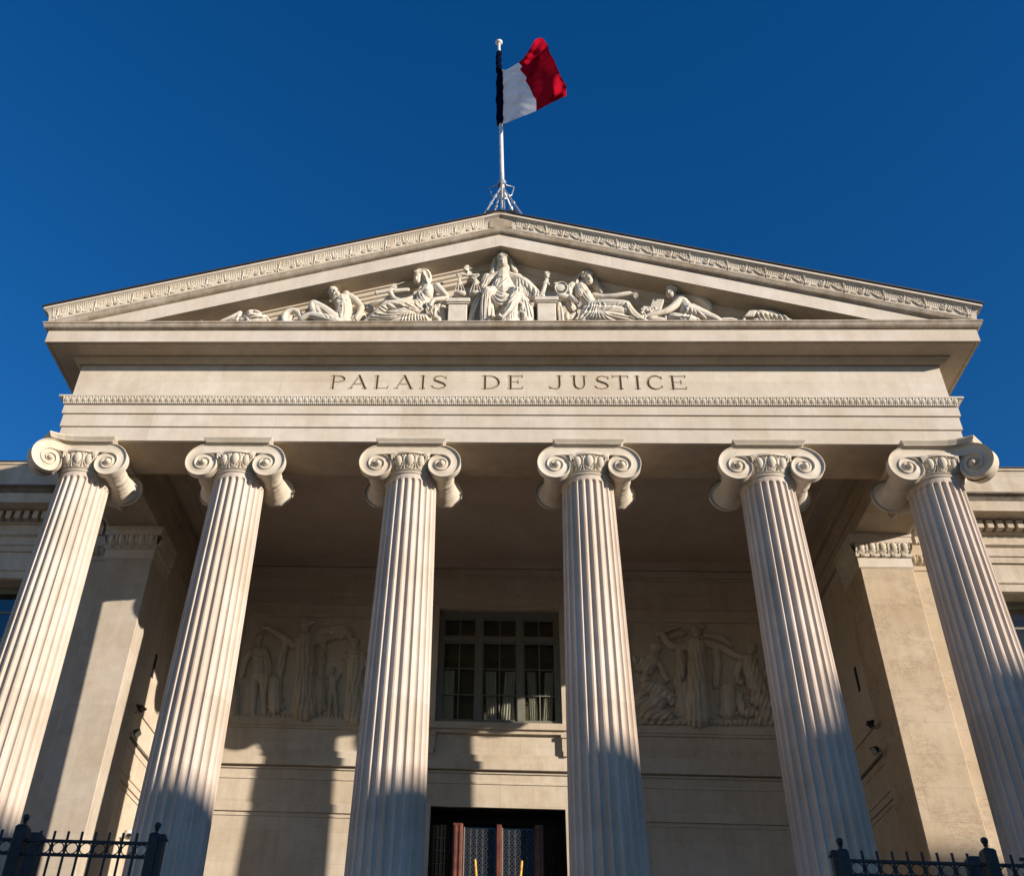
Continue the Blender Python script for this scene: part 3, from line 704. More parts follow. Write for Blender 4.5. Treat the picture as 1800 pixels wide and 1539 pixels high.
for s_ in (-1, 1):
    mb = MB(); mb.bbox(s_*7.13, s_*8.15, 2.60, 3.62, FLOOR, ZA+.01, .012); anta = mb.build('anta', ST_ANT if s_ > 0 else ST_ANL, COURT)
    mb = MB()
    xi, xo = 7.13, 8.15
    for o, z0, z1 in ((.012, ZA-.03, ZA-.01), (.022, ZA-.01, ZA+.012), (.012, ZA+.012, 12.055), (.0, 12.055, 12.37), (.085, 12.37, 12.575), (.11, 12.46, 12.50)):
        if o == .11: continue
        mb.box(s_*(xi-o), s_*(xo+o), 2.60-o, 3.62, z0, z1)
    mb.box(s_*(xi-.10), s_*(xo+.10), 2.60-.10, 3.62, 12.505, 12.573)
    # bead and reel under the eggs
    a = np.linspace(0, pi, 7)
    mb.grid(np.array([[(s_*x, 2.60-.05*sin(t)-.0, 12.105-.045*cos(t)) for t in a] for x in (xi-.04, xo+.04)]))
    mb.grid(np.array([[(s_*(xi-.05*sin(t)), y, 12.105-.045*cos(t)) for t in a] for y in (2.56, 3.62)]))
    for k in range(5):
        for q in (-.028, 0, .028): mb.box(s_*(xi+.095+.2*k+q-.008), s_*(xi+.095+.2*k+q+.008), 2.533, 2.56, 12.075, 12.135)
    egg_band(mb, (s_*(xi-.02), 2.60), (s_, 0), (0, -1), 5, (xo-xi+.04)/5, 12.155, 12.375)
    egg_band(mb, (s_*xi, 2.58), (0, 1), (-s_, 0), 5, 1.04/5, 12.155, 12.375)
    egg_band(mb, (s_*xo, 2.58), (0, 1), (s_, 0), 5, 1.04/5, 12.155, 12.375)
    mb.build('anta_capital', ST_CAP, anta, sharp=40)
    # respond against the wing
    mb = MB(); mb.box(s_*8.152, s_*8.80, 2.95, 3.65, FLOOR, 12.50)
    for o, z0, z1 in ((.02, 11.98, 12.02), (.04, 12.30, 12.56)): mb.box(s_*8.152, s_*(8.80+o), 2.95-o, 3.65, z0, z1)
    egg_band(mb, (s_*8.16, 2.95), (s_, 0), (0, -1), 5, .65/5, 12.10, 12.30)
    mb.build('respond', ST_ANT if s_ > 0 else ST_ANL, COURT)
    # side wall of the porch
    mb = MB(); mb.box(s_*7.20, s_*8.60, 3.62, 6.9, FLOOR, 12.575)
    for z0, z1, o in ((9.09, 9.25, .03), (8.36, 8.40, .015), (7.86, 7.93, .02), (7.70, 7.76, .03), (7.60, 7.66, .02)): mb.box(s_*(7.20-o), s_*7.20, 3.625, 6.35, z0, z1)
    mb.build('side_wall', ST_WAL, COURT)
    mb = MB(); mb.box(s_*7.19, s_*7.21, 4.17, 4.29, 9.96, 10.47); mb.build('wall_slot', ROOM, COURT)
    mb = MB(); mb.box(s_*7.165, s_*7.20, 3.63, 6.3, 8.505, 8.555); mb.build('cable_tray', ST_DIRT, COURT)
    # inner architrave over the side wall
    mb = MB(); mb.box(s_*7.10, s_*7.128, .68, 6.35, 12.90, 12.95); mb.build('inner_moulding', ST_SOF, COURT)

WX, WZ0, WZ1, DX, DZ1 = 1.41, 9.93, 12.75, 1.41, 8.14
mb = MB(); y0, y1 = 6.35, 6.95
for s_ in (-1, 1): mb.box(s_*WX, s_*7.45, y0, y1, FLOOR, 13.84)
mb.box(-WX, WX, y0, y1, DZ1, WZ0); mb.box(-WX, WX, y0, y1, WZ1, 13.84)
mb.wall().build('back_wall', ST_WAL, COURT)
mb = MB()
def course(z0, z1, o, gaps=((-1e-3, 1e-3),), x0=-7.40, x1=7.40):
    mb.box(x0, x1, 6.35-o, 6.352, z0, z1)
course(13.55, 13.60, .05); course(13.60, 13.77, .10); course(13.10, 13.14, .03); course(13.04, 13.10, .015); course(12.79, 12.83, .06)
for s_ in (-1, 1):
    mb.box(s_*(WX+.02), s_*7.40, 6.28, 6.352, 9.80, 9.96); mb.box(s_*(WX+.02), s_*7.40, 6.31, 6.352, 9.74, 9.80)
    mb.box(s_*2.75, s_*3.0, 6.31, 6.352, 9.96, 12.47); mb.box(s_*6.02, s_*6.3, 6.31, 6.352, 9.96, 12.47); mb.box(s_*2.75, s_*6.3, 6.31, 6.352, 12.47, 12.53)
course(9.23, 9.26, .02); course(9.07, 9.23, .05); course(8.90, 9.07, .12); course(8.84, 8.88, .035); course(8.62, 8.66, .02)
for s_ in (-1, 1):
    mb.box(s_*1.9, s_*7.40, 6.325, 6.352, 8.09, 8.12); mb.box(s_*1.9, s_*7.40, 6.31, 6.352, 7.93, 8.09); mb.box(s_*1.9, s_*7.40, 6.33, 6.352, 7.84, 7.87)
mb.wall().build('string_course', ST_WAL, COURT)
mb = MB(); mb.box(-1.50, 1.50, 6.20, 6.352, 9.78, 9.925); mb.box(-1.46, 1.46, 6.26, 6.352, 9.70, 9.78)
for s_ in (-1, 1): mb.box(s_*1.38, s_*1.52, 6.25, 6.352, 9.30, 9.70); mb.box(s_*1.36, s_*1.54, 6.22, 6.352, 9.62, 9.70); mb.box(s_*1.40, s_*1.50, 6.23, 6.352, 9.22, 9.34)
mb.wall().build('window_sill', ST_WAL, COURT)
# window of the upper storey
win = MB()
YW = 6.48
win.box(-WX, -1.30, YW, YW+.12, WZ0, WZ1); win.box(1.30, WX, YW, YW+.12, WZ0, WZ1); win.box(-1.30, 1.30, YW, YW+.12, 12.57, WZ1); win.box(-1.30, 1.30, YW, YW+.12, WZ0, 10.06)
for x in (-.455, .495): win.box(x-.07, x+.07, YW-.015, YW+.1, 10.06, 12.57)
win.box(-1.30, 1.30, YW-.01, YW+.1, 11.97, 12.09)
WIN = win.wall().build('window', WFRAME, COURT)
for a, b_ in ((-1.30, -.525), (-.385, .425), (.565, 1.30)):
    mb = MB(); m_ = (a+b_)/2
    for z0, z1 in ((10.06, 11.97), (12.09, 12.57)):
        mb.box(a, a+.034, YW+.02, YW+.08, z0, z1); mb.box(b_-.034, b_, YW+.02, YW+.08, z0, z1)
        mb.box(a+.034, b_-.034, YW+.02, YW+.08, z0, z0+.04); mb.box(a+.034, b_-.034, YW+.02, YW+.08, z1-.04, z1)
        mb.box(m_-.012, m_+.012, YW+.025, YW+.075, z0+.04, z1-.04)
    for z in (10.68, 11.31): mb.box(a+.034, b_-.034, YW+.03, YW+.07, z-.011, z+.011)
    mb.wall().build('casement', WFRAME, WIN)
    mb = MB(); mb.box(a+.03, b_-.03, YW+.048, YW+.053, 10.08, 12.55); mb.wall().build('pane', GLASS, WIN)
    # curtains
    def curtain(x0, x1, z0, z1, lean):
        P = []
        for u in np.linspace(0, 1, 40):
            row = []
            for v in np.linspace(0, 1, 8):
                x = x0+(x1-x0)*u+lean*v*(1-u*.3); row.append((x, YW+.10+.022*sin(u*26+a)+.008*sin(u*57), z0+(z1-z0)*v))
            P.append(row)
        return MB().grid(np.array(P))
    if a < -1: curtain(a+.02, m_-.1, 10.06, 11.28, .0).wall().build('curtain', CURT, WIN, sharp=60, fix=False)
    else:
        curtain(a+.12, m_-.05, 10.06, 11.28, -.04).wall().build('curtain', CURT, WIN, sharp=60, fix=False)
        curtain(m_+.03, b_-.1, 10.06, 11.28, .1).wall().build('curtain', CURT, WIN, sharp=60, fix=False)
mb = MB(); mb.box(-1.6, 1.6, 9.2, 9.25, 9.7, 13.0); mb.box(-1.6, 1.6, 6.96, 9.2, 12.9, 13.0); mb.box(-1.6, 1.6, 6.96, 9.2, 9.7, 9.75)
for s_ in (-1, 1): mb.box(s_*1.6, s_*1.65, 6.96, 9.25, 9.7, 13.0)
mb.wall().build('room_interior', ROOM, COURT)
mb = MB(); mb.box(-1.40, 1.40, YW+.30, YW+.31, 9.95, 12.74); mb.wall().build('dim_backing', plain('dim_backing_tone', (0.17, 0.145, 0.11), 0.9, 0, 0.2, 3), WIN)  # backing sheet added behind the panes; its brown stands in for dim room light
# door
YD = 6.90
mb = MB(); mb.box(-DX, DX, YD+.30, YD+.34, FLOOR, DZ1); mb.box(-DX, DX, YD-.04, YD+.30, 7.95, DZ1)
for s_ in (-1, 1): mb.box(s_*(DX-.03), s_*(DX-.002), 6.37, YD, FLOOR, DZ1-.002)
mb.box(-DX+.03, DX-.03, 6.42, YD-.04, DZ1-.03, DZ1-.002)
DOOR = mb.wall().build('door', DARK, COURT)
for s_ in (-1, 1):
    mb = MB(); mb.box(s_*1.0, s_*(DX-.03), YD, YD+.06, FLOOR, 7.95); sp = mb.wall().build('side_panel', plain('side_pane', (0.006, 0.007, 0.008), 0.08, spec=0.4), DOOR)
    mb = MB()
    for k in range(5): mb.box(s_*(1.03+.085*k)-.006, s_*(1.03+.085*k)+.006, YD-.02, YD-.002, FLOOR, 7.93)
    for k in range(12): mb.box(s_*1.02, s_*(DX-.04), YD-.014, YD-.003, 7.9-k*.26, 7.915-k*.26)
    mb.wall().build('panel_bars', DARK, sp)
for x0, x1 in ((-.97, -.735), (.775, .985)):
    mb = MB(); mb.bbox(x0, x1, YD-.10, YD+.05, FLOOR, 7.94, .03); mb.bbox(x0+.05, x0+.11, YD-.125, YD-.10, FLOOR, 7.9, .01); mb.bbox(x1-.08, x1-.04, YD-.118, YD-.10, FLOOR, 7.9, .01); mb.wall().build('door_stile', WOOD, DOOR)
mb = MB(); mb.bbox(-.035, .085, YD-.08, YD+.03, FLOOR, 7.94, .02); mb.wall().build('door_mullion', WOOD, DOOR)
mb = MB(); mb.box(-.735, .775, YD+.09, YD+.10, FLOOR, 7.94); mb.wall().build('door_glass', plain('door_pane', (0.02, 0.025, 0.03), 0.12), DOOR)
for x0, x1 in ((-.70, -.06), (.11, .75)):
    mb = MB(); n = 5; p = (x1-x0)/n; zt = 7.92
    for i in range(n+1): mb.tube([(x0+i*p, YD+.05, 4.5), (x0+i*p, YD+.05, zt)], .006, 6)
    z = 5.2
    while z < zt-.1:
        for i in range(n):
            c = (x0+(i+.5)*p, z)
            mb.tube([(c[0]+p*.42*cos(t), YD+.05, c[1]+.085*sin(t)) for t in np.linspace(0, 2*pi, 13)], .0085, 5, caps=False)
            mb.tube([(c[0]-p*.3, YD+.045, c[1]-.06), (c[0]+p*.3, YD+.045, c[1]+.06)], .006, 4); mb.tube([(c[0]-p*.3, YD+.055, c[1]+.06), (c[0]+p*.3, YD+.055, c[1]-.06)], .006, 4)
        z += .185
    mb.wall().build('door_grille', GRILLE, DOOR)
    mb = MB()
    zz = np.linspace(5.2, 7.9, 361); mb.tube([(x0-.012, YD+.02, z) for z in zz], .005+.008*np.abs(np.sin((zz-5.2)/.045*pi)), 8)
    mb.wall().build('door_beading', plain('beading_paint', (0.22, 0.18, 0.15), .5), DOOR)
PB = None
for k, x in enumerate((-.40, .44)):
    s_ = 1 if k else -1
    p = thing('flag_staff', ('yellow staff banded in black, left one of the pair before the door', 'yellow staff banded in black, right one of the pair before the door')[k], 'staff', (0, 0, 0), 'yellow staffs in front of the door')
    a, b_ = np.array((x*.75, 6.42, 5.4)), np.array((x+s_*.055, 6.40, 7.09))
    mb = MB(); mb.tube([a, b_], .026, 10); mb.wall().build('staff', GILT, p)
    mb = MB()
    d = b_-a; L_ = np.linalg.norm(d); d /= L_; e1 = np.cross(d, (0, 1, 0)); e1 /= np.linalg.norm(e1); e2 = np.cross(d, e1)
    mb.tube([a+d*L_*t+.028*(cos(t*50)*e1+sin(t*50)*e2) for t in np.linspace(0, .98, 160)], .004, 5); mb.wall().build('band', BLACK, p)
    mb = MB(); mb.box(x*.75-.05, x*.75+.05, 6.36, YD-.1, 5.3, 5.42); mb.wall().build('bracket', DARK, p)

# ------------------------------------------------------------------ wings
for s_ in (-1, 1):
    wg = thing('side_wing', 'shaded stone wing with a tall window behind the left corner column' if s_ < 0 else 'sunlit stone wing with a tall window behind the right corner column', 'building', (0, 0, 0), 'wings of the courthouse')
    YWG, x0, x1, wa, wb = 3.65, 8.15, 24.0, 10.28, 12.5
    mb = MB()
    mb.box(s_*8.802, s_*wa, YWG, 5, 0, 12.1); mb.box(s_*wb, s_*x1, YWG, 5, 0, 12.1); mb.box(s_*wa, s_*wb, YWG, 5, 11.9, 12.1); mb.box(s_*wa, s_*wb, YWG, 5, 0, 7.5)
    mb.box(s_*x0, s_*x1, YWG+.02, 5, 12.1, 14.9); mb.box(s_*x0, s_*x1, 5, 14, 0, 14.8)
    mb.build('wall', ST_WIN, wg)
    pr = [(0, 11.88), (.05, 11.90), (.05, 12.06), (.085, 12.08), (.085, 12.12), (.06, 12.125), (.06, 12.16), (.02, 12.18), (.02, 12.56), (.07, 12.56), (.07, 12.70), (.10, 12.703), (.10, 12.90), (.17, 12.94), (.17, 12.985), (.05, 13.0), (.05, 13.24), (.12, 13.26), (.12, 13.50), (.60, 13.50)]
    P = np.array([[(s_*x, YWG-o, z) for o, z in pr] for x in (8.82, x1)]); mb = MB(); mb.grid(P)
    mb.grid(np.array([[(s_*x, YWG-o, z) for o, z in ((.60, 13.50), (.60, 13.745), (.59, 13.75))] for x in (8.2, x1)]))
    k = 0; x = 8.85
    while x < 16: mb.box(s_*x, s_*(x+.12), YWG-.30, YWG-.12, 13.28, 13.47); x += .205
    mb.build('entablature', ST_WIN, wg)
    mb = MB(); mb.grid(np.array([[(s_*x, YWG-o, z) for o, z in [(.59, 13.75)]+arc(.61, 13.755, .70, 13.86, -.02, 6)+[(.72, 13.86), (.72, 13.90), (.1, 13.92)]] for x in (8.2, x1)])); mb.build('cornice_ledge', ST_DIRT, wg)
    mb = MB(); mb.box(s_*8.2, s_*x1, YWG-.14, 5, 13.91, 14.84); mb.box(s_*8.2, s_*x1, YWG-.17, 5, 14.843, 14.90); mb.build('parapet', ST_WIN, wg)
    mb = MB(); mb.box(s_*8.2, s_*x1, YWG-.19, 5, 14.902, 14.93); mb.build('coping', LEAD, wg)
    Yw = 4.05; mb = MB()
    for a, b_ in ((wa, wa+.12), (wb-.12, wb), (11.32, 11.46)): mb.box(s_*a, s_*b_, Yw, Yw+.1, 7.5, 11.85)
    mb.box(s_*wa, s_*wb, Yw-.01, Yw+.1, 11.76, 11.9); mb.box(s_*wa, s_*wb, Yw-.01, Yw+.1, 7.5, 7.65)
    for z in (8.6, 9.65, 10.7, 11.32): mb.box(s_*(wa+.12), s_*(wb-.12), Yw+.03, Yw+.07, z-.02, z+.02)
    f = mb.build('window', WFRAME, wg)
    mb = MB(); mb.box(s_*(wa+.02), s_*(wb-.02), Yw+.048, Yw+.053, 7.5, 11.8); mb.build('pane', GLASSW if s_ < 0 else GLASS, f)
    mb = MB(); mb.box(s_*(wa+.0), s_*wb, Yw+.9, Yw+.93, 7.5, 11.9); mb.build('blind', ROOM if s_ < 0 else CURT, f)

# ------------------------------------------------------------------ sculpture: forms grown together into one skin
def fuse(mb, name, mat, parent=None, voxel=.013, smooth=3):
    me = mb.mesh(name)
    o = bpy.data.objects.new(name, me); COL.objects.link(o)
    r = o.modifiers.new('r', 'REMESH'); r.mode = 'VOXEL'; r.voxel_size = voxel; r.adaptivity = 0
    if smooth: sm = o.modifiers.new('s', 'SMOOTH'); sm.factor = .5; sm.iterations = smooth
    dg = bpy.context.evaluated_depsgraph_get(); dg.update()
    m2 = bpy.data.meshes.new_from_object(o.evaluated_get(dg)); m2.name = name
    bpy.data.objects.remove(o); bpy.data.meshes.remove(me)
    m2.materials.clear()
    m2.shade_smooth()
    return link(name, m2, mat, parent)

class Fig:
    """forms traced on an enlarged crop of the pediment; depth d in metres (negative = towards the viewer)"""
    def __init__(s, off, sc, Y, k=1/90.0, dk=1.0): s.off, s.sc, s.Y, s.k, s.dk = off, sc, Y, k, dk; s.mb = MB(); s.dents = []; s.carv = []
    def p(s, x, y, d=0): return at(s.off[0]+x/s.sc, s.off[1]+y/s.sc, s.Y+d*s.dk)
    def r(s, r): return r/s.sc*s.k
    def cap(s, *pts, n=10):
        """pts: (x,y,d,r)"""
        P = [s.p(a, b_, d) for a, b_, d, r in pts]; R = [s.r(q[3]) for q in pts]
        if len(P) > 2:       # smooth the path
            t = np.arange(len(P)); tt = np.linspace(0, len(P)-1, (len(P)-1)*5+1); P = np.array(P)
            def cr(V):
                out = []
                for q in tt:
                    i = min(int(q), len(P)-2); u = q-i
                    p0, p1, p2, p3 = V[max(i-1, 0)], V[i], V[i+1], V[min(i+2, len(P)-1)]
                    out.append(.5*((2*p1)+(-p0+p2)*u+(2*p0-5*p1+4*p2-p3)*u*u+(-p0+3*p1-3*p2+p3)*u**3))
                return np.array(out)
            P = cr(P); R = np.interp(tt, t, R)
        s.mb.tube(P, R, n); return s
    def ball(s, x, y, d, rx, ry=None, rd=None, ang=0):
        ry = ry or rx; rd = rd or rx; ry = ry*1.25 if ry else ry
        c = s.p(x, y, d); a = radians(ang)
        rot = np.array([[cos(a), 0, sin(a)], [0, 1, 0], [-sin(a), 0, cos(a)]])
        s.mb.ell(c, (s.r(rx), s.r(rd)*s.dk if s.dk < 1 else s.r(rd), s.r(ry)), rot, n=12); return s
    def folds(s, lines, r=11, d=0.0, h=None):
        """carved ridges (h<0: grooves) along polylines, cut into the front of the fused figure"""
        for ln in lines: s.carv.append(([q[:2] for q in ln], r*1.05, (s.r(r)*1.15 if h is None else h)*s.dk))
        return s
    def carve(s, me):
        n = len(me.vertices); V = np.empty(n*3); me.vertices.foreach_get('co', V); V = V.reshape(-1, 3)
        N = np.empty(n*3); me.vertex_normals.foreach_get('vector', N); N = N.reshape(-1, 3)
        q = V-CAM; z = q@FX; px = (PX+F_PX*(q@RX)/z-s.off[0])*s.sc; py = (PY-F_PX*(q@UX)/z-s.off[1])*s.sc
        face = np.clip(-(N*(q/np.linalg.norm(q, axis=1)[:, None])).sum(1)*1.6, 0, 1)
        D = np.zeros(n)
        for P, w, h in s.carv:
            P = np.array(P, float)
            if len(P) > 2:
                t = np.linspace(0, len(P)-1, (len(P)-1)*5+1); Q = []
                for u in t:
                    i = min(int(u), len(P)-2); f_ = u-i; p0, p1, p2, p3 = P[max(i-1, 0)], P[i], P[i+1], P[min(i+2, len(P)-1)]
                    Q.append(.5*((2*p1)+(p2-p0)*f_+(2*p0-5*p1+4*p2-p3)*f_*f_+(3*p1-p0-3*p2+p3)*f_**3))
                P = np.array(Q)
            m = 3*w; sel = np.where((px > P[:, 0].min()-m) & (px < P[:, 0].max()+m) & (py > P[:, 1].min()-m) & (py < P[:, 1].max()+m))[0]
            if not len(sel): continue
            best = np.full(len(sel), 1e9); tp = np.zeros(len(sel)); L_ = len(P)-1
            for i in range(L_):
                d = P[i+1]-P[i]; ax, ay = px[sel]-P[i, 0], py[sel]-P[i, 1]; t = np.clip((ax*d[0]+ay*d[1])/max(d@d, 1e-9), 0, 1)
                dd = np.hypot(ax-t*d[0], ay-t*d[1]); k = dd < best; best = np.where(k, dd, best); tp = np.where(k, (i+t)/L_, tp)
            tap = np.clip(np.minimum(tp, 1-tp)/.18, .35, 1); x = best/(w*.85*tap)
            D[sel] += h*tap*(1-.8*x*x)*np.exp(-x*x/1.3)
        V = V+N*(np.clip(D, -.05, .05)*face)[:, None]; me.vertices.foreach_set('co', V.reshape(-1)); me.update()
    def face(s, x, y, d, k=1.0, yaw=0):
        """head centred at x,y: skull, jaw, nose, brows, mouth ; k = face height unit (crop px), yaw -1..1"""
        q = yaw*.30*k
        s.ball(x, y-.10*k, d, .44*k, .46*k, .50*k); s.ball(x+q*.5, y+.20*k, d-.05*s.r(k), .35*k, .36*k, .36*k); s.ball(x+q*.6, y+.33*k, d-.10*s.r(k), .20*k, .15*k, .26*k)
        f = d-s.r(.40*k); u = k/180.0
        s.cap((x+q, y-.10*k, f-s.r(.02*k), .035*k), (x+q*1.25, y+.13*k, f-s.r(.12*k), .062*k))
        H = s.r(k)
        for e in (-1, 1):
            w = 1-.35*(e*yaw > 0)*abs(yaw); cx = x+q*1.15+e*.185*k*w
            s.folds([[(cx-.11*k*w, y-.045*k), (cx, y-.075*k), (cx+.11*k*w, y-.045*k)]], .055*k, h=.045*H)      # brow
            s.folds([[(cx-.06*k*w, y+.02*k), (cx+.06*k*w, y+.02*k)]], .075*k, h=-.085*H)                             # socket
            s.folds([[(cx-.045*k*w, y+.025*k), (cx+.045*k*w, y+.025*k)]], .028*k, h=.03*H)                         # lid
            s.folds([[(cx+e*.02*k, y+.12*k), (cx+e*.03*k, y+.2*k)]], .09*k, h=.02*H)
        s.folds([[(x+q*1.2-.10*k, y+.275*k), (x+q*1.2+.10*k, y+.275*k)]], .030*k, h=-.04*H)
        s.folds([[(x+q*1.2-.08*k, y+.245*k), (x+q*1.2+.08*k, y+.245*k)], [(x+q*1.2-.065*k, y+.31*k), (x+q*1.2+.065*k, y+.31*k)]], .028*k, h=.03*H)
        s.folds([[(x+q*1.1-.09*k, y+.365*k), (x+q*1.1+.09*k, y+.365*k)]], .035*k, h=-.025*H)
        return s
    def hand(s, x, y, d, k, ang, spread=14, n=4):
        """palm with four fingers and a thumb, pointing to ang (degrees, 0=right, 90=up in the photo)"""
        a = radians(ang); ca, sa = cos(a), -sin(a)
        s.ball(x, y, d, .42*k, .34*k, .25*k, ang)
        for i in range(n):
            b_ = radians(ang+(i-1.5)*spread); L_ = k*(.85, .98, .95, .75)[i]
            bx, by = x+ca*.25*k-sa*0+(-sin(a))*(i-1.5)*.17*k*1.0, y+sa*.25*k-(cos(a))*(i-1.5)*.17*k
            s.cap((bx, by, d, .13*k), (bx+cos(b_)*L_*.55, by-sin(b_)*L_*.55, d-.015, .12*k), (bx+cos(b_)*L_*.9, by-sin(b_)*L_*.9, d+.01, .09*k), n=6)
        t = radians(ang+65); s.cap((x, y, d-.02, .15*k), (x+cos(t)*.55*k, y-sin(t)*.55*k, d-.04, .12*k), (x+cos(t-.5)*.85*k, y-sin(t-.5)*.85*k, d-.05, .09*k), n=6)
        return s
    def done(s, name, label, cat='statue', group='pediment sculptures', voxel=.0075, parent=None, mat=None, smooth=1, waves=(), skin=()):
        o = fuse(s.mb, name, mat or ST_SCU, parent, voxel, smooth)
        if s.dents and s.dk == 1.0:
            me = o.data; n = len(me.vertices); V = np.empty(n*3); me.vertices.foreach_get('co', V); V = V.reshape(-1, 3)
            for x, y, r, dd in s.dents:
                c = s.p(x, y, -.1); ray = V-CAM; tt = (c-CAM)/np.linalg.norm(c-CAM)
                d2 = ((ray-(ray@tt)[:, None]*tt)**2).sum(1); front = V[:, 1] < s.Y+.06
                V[:, 1] += np.where(front, s.r(dd)*np.exp(-d2/(2*(s.r(r)*.62)**2)), 0)
            me.vertices.foreach_set('co', V.reshape(-1)); me.update()
        if s.carv: s.carve(o.data)
        if waves:
            me = o.data; n = len(me.vertices); V = np.empty(n*3); me.vertices.foreach_get('co', V); V = V.reshape(-1, 3)
            N = np.empty(n*3); me.vertex_normals.foreach_get('vector', N); N = N.reshape(-1, 3)
            X, Z = V[:, 0], V[:, 2]+.35*(V[:, 1]-s.Y)
            wp = .35*np.sin(5.1*X+3.3*Z+1)+.25*np.sin(9.7*X-7.1*Z+2)+.15*np.sin(17*Z+11*X)
            tot = np.full(n, 1e-6); D = np.zeros(n)
            for i, (x, y, r, ang, lam, amp) in enumerate(waves):
                c = s.p(x, y, 0); w = np.exp(-((X-c[0])**2+((V[:, 2]-c[2])*.8)**2)/(s.r(r))**2)+1e-9; a = radians(ang)
                q = -(X-c[0])*sin(a)+(Z-c[2])*cos(a)
                h = np.abs(np.sin(pi*q/lam+wp*1.6+i))
                D += w*amp*(h-.55); tot += w
            D /= tot
            for x, y, r in skin:
                c = s.p(x, y, -.1); D *= 1-np.exp(-(((X-c[0])**2+(V[:, 2]-c[2])**2)/(s.r(r))**2)**2)
            me.vertices.foreach_set('co', (V+N*D[:, None]).reshape(-1)); me.update()
        if parent is None: tag(o, label, cat, group)
        return o
# --- seated Justice in the middle
f = Fig((780, 430), 8.18, -0.75)
f.cap((850, 440, 0, 95), (850, 560, -.03, 130), (850, 720, -.05, 150)); f.cap((700, 480, 0, 66), (850, 440, 0, 78), (1010, 480, 0, 76))
f.ball(780, 560, -.12, 62); f.ball(920, 560, -.12, 62); f.cap((850, 330, 0, 62), (850, 420, 0, 66)); f.face(850, 222, -.08, 200)
for q in (1, -1):
    X = lambda v: 850+q*v
    f.cap((X(92), 235, -.02, 20), (X(84), 190, -.05, 24), (X(58), 145, -.08, 26), (X(0), 122, -.09, 26)); 
    f.folds([[(X(95), 240), (X(84), 180), (X(50), 140), (X(0), 118)], [(X(75), 190), (X(45), 155), (X(10), 140)], [(X(88), 215), (X(66), 170), (X(30), 145)], [(X(60), 130), (X(30), 112), (X(0), 104)]], 11, h=.016)
    f.folds([[(X(105), 170), (X(128), 280), (X(150), 400)], [(X(80), 110), (X(112), 190), (X(135), 300), (X(175), 395)]], 14, h=.018)
f.ball(850, 150, .02, 104, 70, 88)
f.cap((850, 120, .07, 105), (850, 260, .10, 125), (850, 400, .10, 150)); f.cap((690, 405, .0, 40), (722, 290, .0, 36), (745, 190, .0, 30), (785, 105, .0, 30), (850, 80, .0, 30), (915, 105, .0, 30), (955, 185, .0, 30), (985, 280, .0, 36), (1035, 395, .0, 38))
f.cap((850, 600, .02, 170), (850, 740, .0, 200)); f.ball(840, 830, -.12, 190, 110, 150); f.cap((690, 780, -.20, 70), (840, 870, -.15, 80), (1000, 780, -.20, 70)); f.cap((620, 480, .02, 74), (570, 640, .02, 70)); f.cap((1060, 500, .03, 96), (1110, 760, .03, 120)); f.cap((1250, 680, .0, 80), (1270, 770, .0, 66))
f.cap((640, 900, -.16, 84), (650, 1140, -.14, 100)); f.cap((980, 880, -.18, 90), (930, 1140, -.15, 110)); f.cap((760, 640, -.06, 100), (940, 640, -.06, 100))
f.cap((700, 480, 0, 68), (610, 550, -.02, 60), (550, 620, .02, 55)); f.cap((545, 620, .03, 44), (430, 500, .0, 38), (345, 400, -.08, 34))
f.ball(322, 368, -.1, 46, 34, 42); f.hand(325, 365, -.13, 66, 80, 8)
f.cap((1010, 480, 0, 82), (1150, 545, -.03, 80), (1270, 650, -.05, 74), (1340, 715, -.08, 50)); f.cap((1120, 560, .0, 72), (1190, 740, .0, 78))
f.cap((1320, 745, -.08, 40), (1420, 762, -.1, 38)); f.hand(1430, 735, -.14, 66, 95, 8)
f.cap((1400, 775, -.1, 31), (1450, 600, -.1, 31), (1478, 510, -.1, 34)); f.cap((1444, 548, -.11, 24), (1504, 564, -.11, 24)); f.ball(1485, 455, -.1, 36, 32, 34)
for x, y in ((1458, 398), (1478, 388), (1502, 394), (1522, 416)): f.cap((1485, 445, -.11, 15), (x, y, -.13, 12))
f.cap((760, 700, .0, 118), (630, 690, -.24, 92)); f.cap((630, 690, -.25, 86), (600, 880, -.2, 78), (590, 1060, -.17, 74), (590, 1170, -.17, 74))
f.cap((930, 700, 0, 118), (1050, 690, -.24, 90)); f.cap((1050, 690, -.25, 84), (985, 860, -.23, 80), (890, 1050, -.19, 74), (880, 1170, -.19, 74))
f.cap((640, 930, .0, 120), (850, 960, .0, 130), (1030, 960, .0, 130), (1040, 1150, .0, 120)); f.cap((560, 720, -.08, 50), (470, 870, -.04, 60), (400, 1080, 0, 56), (390, 1170, 0, 56))
f.cap((1110, 720, -.18, 40), (1150, 860, -.14, 62), (1190, 1080, -.1, 70), (1190, 1170, -.1, 70)); f.cap((1180, 790, -.08, 40), (1250, 960, -.08, 45), (1270, 1150, -.06, 40))
f.folds([[(1020, 428), (940, 470), (870, 530), (800, 600), (705, 655)]], 17, h=.03)
f.folds([[(1035, 475), (930, 555), (830, 620), (720, 668)], [(1040, 520), (950, 600), (850, 650), (745, 685)], [(1045, 565), (985, 625), (900, 668), (840, 680)], [(985, 470), (900, 540), (820, 610)]], 11)
f.folds([[(730, 500), (705, 570), (690, 640)], [(765, 480), (742, 560), (715, 625)], [(800, 480), (780, 540), (750, 600)], [(700, 470), (680, 560), (670, 650)], [(640, 470), (600, 560), (560, 640)], [(610, 480), (565, 560), (540, 610)], [(675, 480), (630, 580), (600, 640)]], 10)
f.folds([[(760, 425), (800, 452), (850, 460), (905, 448), (940, 420)]], 9)
